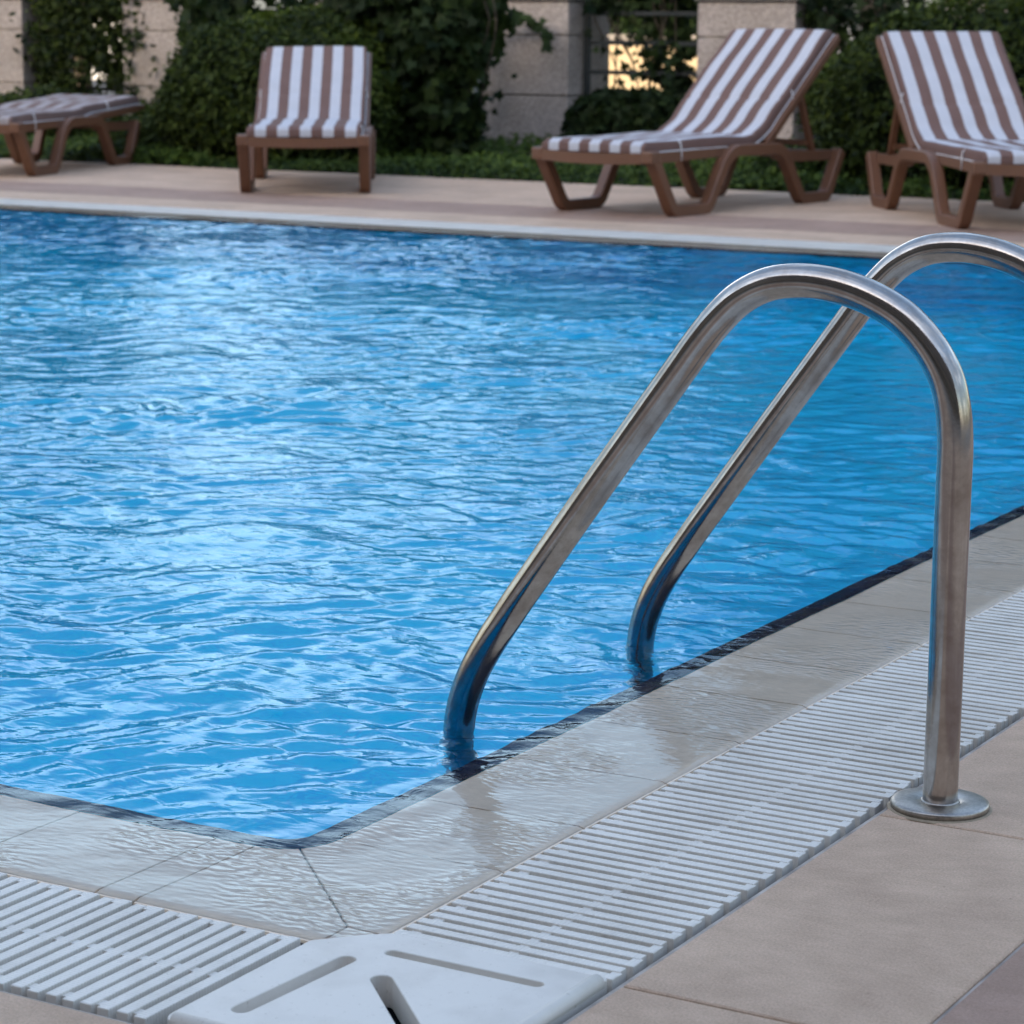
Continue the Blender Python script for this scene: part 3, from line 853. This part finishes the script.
    for s_ in (.30, 1.42):
        for sd in (-1, 1):
            i = min(range(ns), key=lambda q: abs(ln[q] - s_)); c = cl[i]
            mb = MB(); x = sd * (HW + .006)
            mb.tube([(x - sd * .012, c.y, c.z + .052), (x, c.y, c.z + .04), (x + sd * .003, c.y + .004, c.z + .01), (x + sd * .003, c.y + .006, c.z - .045 if s_ < 1 else c.z - .02)], .0035, 8)
            mb.build('tie_cord', M['cord'], cu)
    return root
G = 'striped sun loungers on the deck across the pool'
for (x, y, a, back, flip, lab) in [
    (-4.398, 8.779, 83.9, 37.2, 0, 'raised striped sun lounger in profile, just left of the lounger at the right edge'),
    (-2.228, 9.093, 127.7, 36.9, 1, 'striped sun lounger partly cut off by the right edge of the photo'),
    (-6.363, 9.159, 122.2, 26.6, 0, 'striped sun lounger seen end-on with backrest up, in front of the dense green hedge'),
    (-8.856, 9.289, 106.2, 2.5, 0, 'flat sun lounger with backrest lowered, cut off by the left edge of the photo')]:
    o = make_lounger(back, flip); o.location = (x, y, 0); o.rotation_euler = (0, 0, R(a - 90))
    tag(o, lab, 'sun lounger', G)

# ------------------------------------------------------------------ pillars and fence
def pillar(x0, label, w=.73, y0=13.9, d=.62):
    root = empty('stone_pillar', (x0 + w / 2, y0 + d / 2, -.03))
    h = w / 2
    zs = [.0, .425, .845, 1.085]
    for a, b in zip(zs[:-1], zs[1:]):
        MB().box(-h, h, -d / 2, d / 2, a + .007, b - .007).build('stone_block', M['pillar'], root, bevel=.006)
    MB().box(-h + .014, h - .014, -d / 2 + .014, d / 2 - .014, 0, 1.09).build('mortar_core', M['grout'], root)
    MB().box(-h - .02, h + .02, -d / 2 - .02, d / 2 + .02, 1.093, 1.17).build('capstone', M['capstone'], root, bevel=.006)
    tag(root, label, 'pillar', 'stone block pillars of the boundary fence')
pillar(-13.11, 'stone block pillar at the left edge of the photo behind the flat lounger')
pillar(-11.36, 'stone block pillar between the leafy gap and the rounded green hedge')
pillar(-9.62, 'stone block pillar hidden in the ivy behind the hedge')
pillar(-8.12, 'stone block pillar with an ivy tendril hanging over its face')
pillar(-6.38, 'stone block pillar behind the raised lounger in profile')
pillar(-4.62, 'stone block pillar hidden behind the big hedge on the right')
def fence_panel(x0, x1, label):
    y = 14.09; root = empty('fence_panel', (x0, y, 0)); L = x1 - x0
    for x in (.05, L - .05): MB().box(x - .02, x + .02, -.02, .02, -.03, 1.25, bev=.003).build('fence_post', M['fence'], root)
    for z in (.36, .565, .77, .975, 1.2): MB().box(.071, L - .071, -.008, .008, z - .015, z + .015).build('fence_rail', M['fence'], root)
    MB().box(.0, L, -.10, .10, -.03, .12).build('plinth', M['capstone'], root)
    tag(root, label, 'fence', 'dark metal fence panels between the pillars')
fence_panel(-12.38, -11.36, 'dark metal fence panel overgrown with leaves between the two left pillars')
fence_panel(-10.63, -9.62, 'dark metal fence panel buried behind the rounded hedge')
fence_panel(-8.89, -8.12, 'dark metal fence panel buried under the ivy')
fence_panel(-7.39, -6.38, 'dark metal fence panel with warm light shining through its leaves')
fence_panel(-5.65, -4.62, 'dark metal fence panel beside the big hedge, right of the pale pillar')

# ------------------------------------------------------------------ vegetation
def leaves(P, Nn, size, tone, shape='kite', seed=0, droop=.3, tilt=.7):
    """one mesh of leaf faces at points P facing roughly Nn"""
    g = np.random.default_rng(seed); n = len(P)
    nn = Nn + g.normal(0, tilt, (n, 3)); nn /= np.linalg.norm(nn, axis=1, keepdims=True) + 1e-9
    a = g.normal(0, 1, (n, 3)); a[:, 2] -= droop
    a -= nn * (a * nn).sum(1, keepdims=True); a /= np.linalg.norm(a, axis=1, keepdims=True) + 1e-9
    b = np.cross(nn, a)
    s = size * g.uniform(.6, 1.3, (n, 1))
    if shape == 'ivy':
        tpl = [(-.05, 0, 0), (-.32, .38, .05), (.05, .36, .02), (.30, .52, .07), (.42, .22, .02), (.95, 0, -.08), (.42, -.22, .02), (.30, -.52, .07), (.05, -.36, .02), (-.32, -.38, .05)]
        faces = [(0, 9, 8, 7, 6, 5, 4, 3, 2, 1)]
    else:
        tpl = [(0, 0, 0), (.28, .22, .06), (.66, .20, .05), (1, 0, -.06), (.66, -.20, .05), (.28, -.22, .06)]
        faces = [(0, 5, 4, 3), (0, 3, 2, 1)]
    T = np.array(tpl); m = len(T)
    V = P[:, None, :] + s[:, None, :] * (T[None, :, 0:1] * a[:, None, :] + T[None, :, 1:2] * b[:, None, :] + T[None, :, 2:3] * nn[:, None, :])
    V = V.reshape(-1, 3).astype(np.float32)
    fl = []; ls = []; tn = []
    base = (np.arange(n) * m)[:, None]
    k = len(faces[0])
    idx = np.concatenate([base + np.array(f)[None, :] for f in faces], 1).ravel().astype(np.int32)
    nf = n * len(faces)
    me = bpy.data.meshes.new('leaves')
    me.vertices.add(len(V)); me.vertices.foreach_set('co', V.ravel())
    me.loops.add(len(idx)); me.loops.foreach_set('vertex_index', idx)
    me.polygons.add(nf); me.polygons.foreach_set('loop_start', np.arange(0, len(idx), k, dtype=np.int32))
    me.update(calc_edges=True)
    at = me.attributes.new('tone', 'FLOAT', 'FACE'); at.data.foreach_set('value', np.repeat(tone, len(faces)).astype(np.float32))
    return me

def lumps(P, seed, freqs=((1.3, 1.0), (3.1, .5), (7.0, .28))):
    g = np.random.default_rng(seed); z = np.zeros(len(P))
    for f, a in freqs:
        for _ in range(5):
            k = g.normal(0, 1, 3); k /= np.linalg.norm(k); z += a * np.sin(P @ k * f * 2.2 + g.uniform(0, 6.28)) / 2.2
    return z

def mound(name, c, rad, n, size, label, m, seed, cat='hedge', tone_top=.6, power=2.6, shape='kite', core=True, group=None, amp=.09, fill=.16):
    """a clipped bush: leaves in a shell over a lumpy superellipsoid, dark twiggy core inside"""
    g = np.random.default_rng(seed); c = np.array(c, float); rad = np.array(rad, float)
    d = g.normal(0, 1, (n, 3)); d[:, 2] = np.abs(d[:, 2]) * 1.1 - .35; d /= np.linalg.norm(d, axis=1, keepdims=True)
    k = (np.abs(d) ** power).sum(1) ** (-1 / power)
    P0 = d * k[:, None] * rad
    l = lumps(P0 + c, seed)
    dep = g.random(n) ** 1.6
    sc = 1 + amp * l / max(rad.mean(), .3) * .9 - fill * dep
    stray = g.random(n) < .03; sc = np.where(stray, sc + g.uniform(0, .10, n), sc)
    P = P0 * sc[:, None]
    nrm = d / rad; nrm /= np.linalg.norm(nrm, axis=1, keepdims=True)
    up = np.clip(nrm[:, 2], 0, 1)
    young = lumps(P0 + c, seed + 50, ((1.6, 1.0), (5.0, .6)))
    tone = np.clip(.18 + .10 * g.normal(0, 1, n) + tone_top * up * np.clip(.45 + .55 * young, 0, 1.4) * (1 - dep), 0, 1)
    keep = P[:, 2] + c[2] > -.02
    root = empty(name, tuple(c)); 
    me = leaves(P[keep], nrm[keep] + np.array([0, 0, .25]), size, tone[keep], shape, seed)
    link_mesh('foliage', me, m, root)
    g2 = random.Random(seed); mb = MB()
    for _ in range(14):
        e = Vector((g2.uniform(-.7, .7) * rad[0], g2.uniform(-.6, .6) * rad[1], g2.uniform(.2, .75) * rad[2])); s0 = Vector((e.x * .3, e.y * .3, -c[2] - .03))
        mid = (s0 + e) / 2 + Vector((g2.uniform(-.1, .1), g2.uniform(-.1, .1), 0)); mb.tube(catmull([s0, mid, e], 4), .012, 6)
    mb.build('branches', M['bark'], root)
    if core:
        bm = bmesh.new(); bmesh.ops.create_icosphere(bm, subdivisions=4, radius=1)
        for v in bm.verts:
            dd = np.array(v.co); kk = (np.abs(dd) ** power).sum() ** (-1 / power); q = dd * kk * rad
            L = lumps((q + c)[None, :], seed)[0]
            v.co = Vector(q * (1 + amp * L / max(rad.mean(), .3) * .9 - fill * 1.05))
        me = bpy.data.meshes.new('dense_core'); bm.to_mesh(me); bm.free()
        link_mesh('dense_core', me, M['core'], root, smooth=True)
    tag(root, label, cat, group)
    return root
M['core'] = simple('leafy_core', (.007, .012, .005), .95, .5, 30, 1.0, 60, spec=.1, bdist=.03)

# clipped hedge behind the end-on lounger (lower rounded part, bright new growth on top)
mound('hedge', (-8.44, 12.1, .30), (.82, .88, .74), 27000, .052, 'dense rounded green hedge behind the end-on striped lounger', M['leaf_hedge'], 3, tone_top=.75, power=2.4, amp=.10)
mound('hedge', (-3.05, 12.25, .30), (1.62, 1.05, .82), 34000, .052, 'big rounded green hedge behind the two loungers on the right', M['leaf_hedge'], 5, tone_top=.62, power=2.6, amp=.10)
mound('shrub', (-4.62, 11.55, .06), (.20, .20, .17), 900, .045, 'small pale grey-green shrub low under the raised lounger in profile', M['leaf_pale'] if 'leaf_pale' in M else M['leaf_ground'], 8, cat='shrub', core=False, amp=.05)
mound('shrub', (-9.35, 11.85, .02), (.36, .42, .27), 3500, .05, 'low dark shrub at the foot of the rounded hedge beside the left pillar', M['leaf_hedge'], 9, cat='shrub', tone_top=.3)

def climber(name, x0, x1, y, z1, n, size, label, seed, holes=0.0, dens=None, m='leaf_ivy', thick=.28, tone=.22, cat='ivy'):
    """ivy curtain with real thickness: leaves spread through a slab, thinned where gaps show"""
    g = np.random.default_rng(seed)
    P = np.stack([g.uniform(x0, x1, n), y + g.normal(0, thick / 2, n), g.uniform(-.02, z1, n)], 1)
    l = lumps(P, seed, ((2.2, 1.0), (6.5, .8), (14, .5)))
    edge = np.minimum(P[:, 0] - x0, x1 - P[:, 0])
    keep = l > (holes - 1.4)
    if dens is not None: keep &= g.random(n) < dens(P)
    keep &= (edge > .04 + .10 * np.abs(l)) | (g.random(n) < .15)
    P = P[keep]; P[:, 1] += .10 * l[keep]
    t = np.clip(tone + .12 * g.normal(0, 1, len(P)) + .25 * np.clip(l[keep], 0, 1), 0, 1)
    root = empty(name, ((x0 + x1) / 2, y, 0)); P[:, 0] -= (x0 + x1) / 2; P[:, 1] -= y
    link_mesh('foliage', leaves(P, np.tile(np.array([[.1, -1., .35]]), (len(P), 1)), size, t, 'ivy' if m == 'leaf_ivy' else 'kite', seed), M[m], root)
    g2 = random.Random(seed); mb = MB(); w = (x1 - x0) / 2
    for _ in range(9):
        x = g2.uniform(-w * .9, w * .9)
        mb.tube(catmull([(x, 0, -.03), (x + g2.uniform(-.1, .1), .02, z1 * .35), (x + g2.uniform(-.2, .2), -.02, z1 * .7), (x + g2.uniform(-.25, .25), 0, z1)], 4), .006, 6)
    mb.build('stems', M['bark'], root)
    tag(root, label, cat)
    return root
IV = dict
climber('ivy', -10.0, -8.6, 12.9, 1.3, 9500, .075, 'dark climbing ivy above and behind the rounded hedge on the left', 21, holes=.2)
climber('ivy', -8.35, -7.20, 12.5, 1.32, 14500, .085, 'large-leaved ivy mass hanging beside the pillar with the tendril', 22, holes=-.1, tone=.2)
climber('climbing_shrub', -12.40, -11.0, 14.08, 1.35, 15000, .065, 'dark leafy climber with small bright gaps between the two left pillars', 23, holes=.28, m='leaf_hedge', thick=.22, tone=.12, cat='climber')
def dens_gap(P):
    x, z = P[:, 0], P[:, 2]
    dd = np.clip((x + 7.12) / .6, 0, 1) * 0 + np.clip((x + 7.0) / .22, 0, 1) * .62 + .04 + .9 * (z < .33)
    return np.clip(np.where((z > .98), .95, dd), 0, 1)
climber('climbing_shrub', -7.36, -6.40, 14.12, 1.5, 5200, .07, 'leafy climber with orange light between its leaves, left of the profile lounger', 24, holes=.35, dens=dens_gap, thick=.16, tone=.12, cat='climber')
climber('climbing_shrub', -5.7, -4.55, 14.0, 1.45, 2600, .07, 'thin dark climber behind the pillar at the top of the raised lounger', 25, holes=.7, thick=.2, tone=.1, cat='climber')
mound('shrub', (-6.72, 13.62, .06), (.42, .22, .33), 3200, .065, 'low dark shrub under the glowing gap between two pillars', M['leaf_ivy'], 31, cat='shrub', tone_top=.2, shape='ivy', core=True)
mound('shrub', (-11.9, 13.0, .05), (.8, .35, .33), 3600, .06, 'low dark shrub under the leafy gap between the two left pillars', M['leaf_hedge'], 32, cat='shrub', tone_top=.25)

# the trailing tendril over the pillar face
root = empty('ivy_tendril', (-8.0, 13.8, .8)); tag(root, 'thin ivy tendril with small leaves drooping across the pillar face', 'ivy')
pt = catmull([(-.10, -.3, -.15), (.02, -.15, .02), (.12, -.08, .10), (.28, -.05, .12), (.42, -.05, .10), (.50, -.06, .04), (.53, -.07, -.09)], 8)
MB().tube(pt, .004, 6).build('stem', M['bark'], root)
g = np.random.default_rng(4); Pp = []
for p in pt:
    Pp.append(np.array(p) + g.normal(0, .012, 3)); Pp.append(np.array(p) + g.normal(0, .02, 3))
pt2 = catmull([(-.12, -.2, .05), (-.03, -.1, -.1), (.02, -.08, -.28), (-.05, -.1, -.45)], 8)
for p in pt2:
    for _ in range(2): Pp.append(np.array(p) + g.normal(0, .025, 3))
Pp = np.array(Pp)
link_mesh('foliage', leaves(Pp, np.tile(np.array([[.1, -1., .3]]), (len(Pp), 1)), .062, np.clip(g.normal(.45, .2, len(Pp)), 0, 1), 'ivy', 4), M['leaf_ivy'], root)

# ground cover: leafy carpet in the bed, one uncountable mass
g = np.random.default_rng(77); n = 60000
P = np.stack([g.uniform(-14, -1.5, n), 10.96 + 2.9 * g.random(n) ** 1.5, np.zeros(n)], 1)
l = lumps(P, 78, ((1.8, 1.0), (5.5, .7), (12, .5)))
P[:, 1] += .035 * l * (P[:, 1] < 11.2)
hh = np.clip(.075 + .03 * l, .02, .2) * np.clip((P[:, 1] - 10.90) / .18, .2, 1)
P[:, 2] = hh * (1 - .8 * g.random(n) ** 2) - .01
tone = np.clip(.35 + .18 * g.normal(0, 1, n) + .2 * l, 0, 1)
me = leaves(P, np.tile(np.array([[0, -.35, 1.]]), (n, 1)), .045, tone, 'kite', 79, tilt=.5)
tag(link_mesh('ground_cover', me, M['leaf_ground']), kind='stuff')

# trees beyond the fence: low on the left, tall on the right (they darken the reflections in the water there)
def tree(x, y, h, cr, n, label, seed, zlow=.25):
    root = empty('tree', (x, y, -.04)); rg = random.Random(seed); g = np.random.default_rng(seed)
    tr = MB()
    tp = catmull([(0, 0, 0), (rg.uniform(-.1, .1), rg.uniform(-.1, .1), h * .3), (rg.uniform(-.25, .25), rg.uniform(-.2, .2), h * .62), (rg.uniform(-.3, .3), 0, h * .9)], 6)
    tr.tube(tp, [.17 * (1 - .85 * i / (len(tp) - 1)) * (h / 6) for i in range(len(tp))], 10)
    cent = []
    for k in range(26):
        t = rg.uniform(.12, 1); b = tp[int((.2 + .7 * t) * (len(tp) - 1))]
        a = rg.uniform(0, 6.28); rr_ = cr * math.sin(math.pi * min(1, .25 + .72 * t)) * rg.uniform(.35, 1)
        e = Vector((math.cos(a) * rr_, math.sin(a) * rr_, h * (zlow + (1 - zlow) * t)))
        tr.tube(catmull([b, (b + e) / 2 + Vector((0, 0, .1)), e], 3), .03 * h / 6, 6); cent.append((e, cr * rg.uniform(.22, .42)))
    tr.build('trunk', M['bark'], root)
    Pl = []; per = n // len(cent)
    for e, rd in cent:
        d = g.normal(0, 1, (per, 3)); d /= np.linalg.norm(d, axis=1, keepdims=True)
        Pl.append(np.array(e) + d * rd * (g.random((per, 1)) ** .4) * np.array([1, 1, .75]))
    Pl = np.concatenate(Pl)
    tn = np.clip(.3 + .2 * g.normal(0, 1, len(Pl)), 0, 1)
    link_mesh('crown', leaves(Pl, g.normal(0, 1, Pl.shape), .16, tn, 'kite', seed), M['leaf_tree'], root)
    tag(root, label, 'tree', 'trees beyond the boundary fence')
TREES = [(-7.7, 18.8, 6.0, 1.4), (-6.2, 16.8, 6.4, 1.7), (-4.3, 17.5, 7.2, 2.0), (-1.9, 16.6, 7.0, 2.0), (.6, 17.2, 7.5, 2.2),
         (-11.0, 25.0, 5.9, 2.0), (-14.2, 25.5, 5.6, 2.0), (-15.9, 18.9, 4.5, 1.5), (-18.2, 19.5, 4.6, 1.7), (-21.5, 21.5, 4.9, 1.9), (-17.4, 26.5, 5.8, 2.1)]
side = ['first', 'second', 'third', 'fourth', 'fifth']
for i, (x, y, h, cr) in enumerate(TREES):
    if i < 5: lab = 'tall dark leafy tree beyond the fence, %s of the five tall ones from the left' % side[i]
    else: lab = 'low dark bushy tree beyond the fence, %s of the six low ones' % (side + ['sixth'])[i - 5]
    tree(x, y, h, cr, 7000 if i < 5 else 6500, lab, 100 + i, .28 if i >= 5 else .3 if i == 0 else .2)

# ------------------------------------------------------------------ beyond the fence
root = empty('parked_car', (-17.2, 20.6, -.044), R(8)); tag(root, 'white parked car with a red tail lamp glimpsed through the leafy gap at left', 'car')
prof = [(-2.1, .28), (-2.15, .62), (-2.0, .82), (-1.35, .92), (-.8, 1.38), (.55, 1.42), (1.25, .98), (2.0, .84), (2.12, .55), (2.08, .28)]
mb = MB(); mb.prism(prof, lambda x, z: Vector((x, -.84, z)), lambda x, z: Vector((x, .84, z))); mb.build('body', M['carpaint'], root, bevel=.05)
mb = MB(); mb.prism([(-1.2, .96), (-.76, 1.30), (.50, 1.34), (1.08, 1.0)], lambda x, z: Vector((x, -.848, z)), lambda x, z: Vector((x, .848, z))); mb.build('side_window', M['hotelglass'], root)
for sx in (-1.3, 1.35):
    for sy in (-1, 1):
        mb = MB(); mb.tube([(sx, sy * .68, .31), (sx, sy * .87, .31)], .31, 24); w = mb.build('wheel', M['rubber'], root)
        mb = MB(); mb.tube([(sx, sy * .875, .31), (sx, sy * .885, .31)], .19, 20); mb.build('rim', M['steel'], w)
for sy in (-1, 1): MB().box(2.03, 2.15, min(sy * .6, sy * .86), max(sy * .6, sy * .86), .60, .76, bev=.02).build('tail_lamp', M['lampred'], root)

# low garden wall across the street that still catches the low sun
root = empty('garden_wall', (-11.2, 22, -.05)); tag(root, 'low ochre wall across the street, lit warm by the sun behind the leafy climber', 'wall')
MB().box(-1.75, 1.35, 0, .25, 0, .76).build('wall', M['sandwall'], root)
MB().box(-1.8, 1.4, -.03, .28, .763, .82).build('coping_stone', M['capstone'], root)
for z in (.2, .42): MB().box(-1.75, 1.35, -.012, -.003, z, z + .02).build('moulding', M['capstone'], root)

mound('hedge', (-11.6, 23.3, .9), (2.3, .75, 1.35), 9000, .12, 'dark hedge behind the low ochre wall across the street', M['leaf_tree'], 41, tone_top=.2)
# unseen hotel added behind the camera: it keeps the pool in shade and is what the steel reflects
root = empty('unseen_hotel', (-2, -15, -.05)); tag(root, 'tall beige unseen hotel block added behind the photographer to shade the whole pool', 'building')
MB().box(-12, 28, -10, 0, 0, 14.5).build('wall', M['hotel'], root); MB().box(-34, -12.003, -9.8, -.2, 0, 10.6).build('sun_gap_wing', M['hotel'], root)  # wing is unseen, kept low to let sun through to the garden wall
for fl in range(4):
    for k in range(13):
        xx = -10.5 + 2.9 * k; z = .9 + 3.3 * fl
        MB().box(xx, xx + 1.9, -.05, .03, z, z + 1.9).build('window', M['hotelglass'], root)

# ------------------------------------------------------------------ light
SUN_EL, SUN_AZ = 17.0, 188.0        # azimuth: degrees clockwise from +Y; the sun stands behind the hotel
w = bpy.data.worlds.new('World'); scene.world = w; w.use_nodes = True
nt = w.node_tree; nt.nodes.clear()
out = nt.nodes.new('ShaderNodeOutputWorld'); bg = nt.nodes.new('ShaderNodeBackground')
sky = nt.nodes.new('ShaderNodeTexSky'); sky.sky_type = 'NISHITA'; sky.sun_disc = False
sky.sun_elevation = R(SUN_EL); sky.sun_rotation = R(SUN_AZ); sky.altitude = 0; sky.air_density = 1.0; sky.dust_density = 2.5; sky.ozone_density = 1.0
hs = nt.nodes.new('ShaderNodeHueSaturation'); hs.inputs['Saturation'].default_value = 1.0
nt.links.new(sky.outputs[0], hs.inputs['Color'])
tc = nt.nodes.new('ShaderNodeTexCoord'); mp = nt.nodes.new('ShaderNodeMapping'); mp.inputs['Scale'].default_value = (1.6, 1.6, 4.5)
nz = nt.nodes.new('ShaderNodeTexNoise'); nz.inputs['Scale'].default_value = 1.6; nz.inputs['Detail'].default_value = 6; nz.inputs['Roughness'].default_value = .55
nt.links.new(tc.outputs['Generated'], mp.inputs[0]); nt.links.new(mp.outputs[0], nz.inputs['Vector'])
cr = nt.nodes.new('ShaderNodeMapRange'); cr.inputs['From Min'].default_value = .35; cr.inputs['From Max'].default_value = .65; cr.inputs['To Min'].default_value = .8; cr.inputs['To Max'].default_value = 1.35
nt.links.new(nz.outputs['Fac'], cr.inputs['Value'])
vm = nt.nodes.new('ShaderNodeVectorMath'); vm.operation = 'SCALE'
nt.links.new(hs.outputs[0], vm.inputs[0]); nt.links.new(cr.outputs[0], vm.inputs['Scale'])
# sky dimmed at the horizon and brightened overhead to weaken the pool's reflections
sx = nt.nodes.new('ShaderNodeSeparateXYZ'); nt.links.new(tc.outputs['Generated'], sx.inputs[0])
m1 = nt.nodes.new('ShaderNodeMapRange'); m1.interpolation_type = 'SMOOTHSTEP'
m1.inputs['From Min'].default_value = .05; m1.inputs['From Max'].default_value = .75; m1.inputs['To Min'].default_value = .62; m1.inputs['To Max'].default_value = 1.55
nt.links.new(sx.outputs['Z'], m1.inputs['Value'])
mm0 = nt.nodes.new('ShaderNodeMath'); mm0.operation = 'MULTIPLY'; nt.links.new(cr.outputs[0], mm0.inputs[0]); nt.links.new(m1.outputs[0], mm0.inputs[1])
# one bright cloud bank added ahead to the left for its reflection in the water
dn = nt.nodes.new('ShaderNodeVectorMath'); dn.operation = 'DISTANCE'; dn.inputs[1].default_value = Vector((-.60, .78, .19)).normalized()
dm = nt.nodes.new('ShaderNodeVectorMath'); dm.operation = 'MULTIPLY_ADD'; dm.inputs[1].default_value = (.16, .16, .16); dm.inputs[2].default_value = (-.08, -.08, -.08)
nt.links.new(nz.outputs['Color'], dm.inputs[0])
da = nt.nodes.new('ShaderNodeVectorMath'); da.operation = 'ADD'; nt.links.new(dm.outputs[0], da.inputs[0]); nt.links.new(tc.outputs['Generated'], da.inputs[1])
nt.links.new(da.outputs[0], dn.inputs[0])
dr = nt.nodes.new('ShaderNodeMapRange'); dr.interpolation_type = 'SMOOTHSTEP'; dr.inputs['From Min'].default_value = .10; dr.inputs['From Max'].default_value = .25; dr.inputs['To Min'].default_value = 1.9; dr.inputs['To Max'].default_value = 1.0
nt.links.new(dn.outputs['Value'], dr.inputs['Value'])
mm = nt.nodes.new('ShaderNodeMath'); mm.operation = 'MULTIPLY'; nt.links.new(mm0.outputs[0], mm.inputs[0]); nt.links.new(dr.outputs[0], mm.inputs[1])
nt.links.new(m1.outputs[0], vm.inputs['Scale'])
ds = nt.nodes.new('ShaderNodeHueSaturation'); ds.inputs['Saturation'].default_value = .30; ds.inputs['Value'].default_value = 3.1
nt.links.new(sky.outputs[0], ds.inputs['Color'])
cm = nt.nodes.new('ShaderNodeMapRange'); cm.interpolation_type = 'SMOOTHSTEP'; cm.inputs['From Min'].default_value = .44; cm.inputs['From Max'].default_value = .66
cm.inputs['To Max'].default_value = .34
nt.links.new(nz.outputs['Fac'], cm.inputs['Value'])
ck = nt.nodes.new('ShaderNodeMapRange'); ck.inputs['From Min'].default_value = 1.0; ck.inputs['From Max'].default_value = 1.9; ck.inputs['To Max'].default_value = .95
nt.links.new(dr.outputs[0], ck.inputs['Value'])
cx = nt.nodes.new('ShaderNodeMath'); cx.operation = 'MAXIMUM'; nt.links.new(cm.outputs[0], cx.inputs[0]); nt.links.new(ck.outputs[0], cx.inputs[1])
mxs = nt.nodes.new('ShaderNodeMix'); mxs.data_type = 'RGBA'
nt.links.new(cx.outputs[0], mxs.inputs[0]); nt.links.new(vm.outputs[0], mxs.inputs[6]); nt.links.new(ds.outputs[0], mxs.inputs[7])
nt.links.new(mxs.outputs[2], bg.inputs['Color']); bg.inputs['Strength'].default_value = .15
nt.links.new(bg.outputs[0], out.inputs['Surface'])

sl = bpy.data.lights.new('sun', 'SUN'); sl.energy = 3.5; sl.angle = R(.5); sl.color = (1, .82, .60)
so = bpy.data.objects.new('sun', sl); col.objects.link(so)
az = R(SUN_AZ); el = R(SUN_EL)
to_sun = Vector((math.sin(az) * math.cos(el), math.cos(az) * math.cos(el), math.sin(el)))
so.rotation_euler = (-to_sun).to_track_quat('-Z', 'Y').to_euler()
so.location = to_sun * 30

scene.view_settings.view_transform = 'Standard'; scene.view_settings.look = 'None'
scene.view_settings.gamma = 1; scene.view_settings.exposure = 1.27
cy = scene.cycles
cy.use_denoising = True; cy.max_bounces = 10; cy.transmission_bounces = 8; cy.glossy_bounces = 5; cy.diffuse_bounces = 4; cy.transparent_max_bounces = 8
cy.caustics_refractive = True; cy.caustics_reflective = False; cy.sample_clamp_indirect = 6.0; cy.blur_glossy = .0
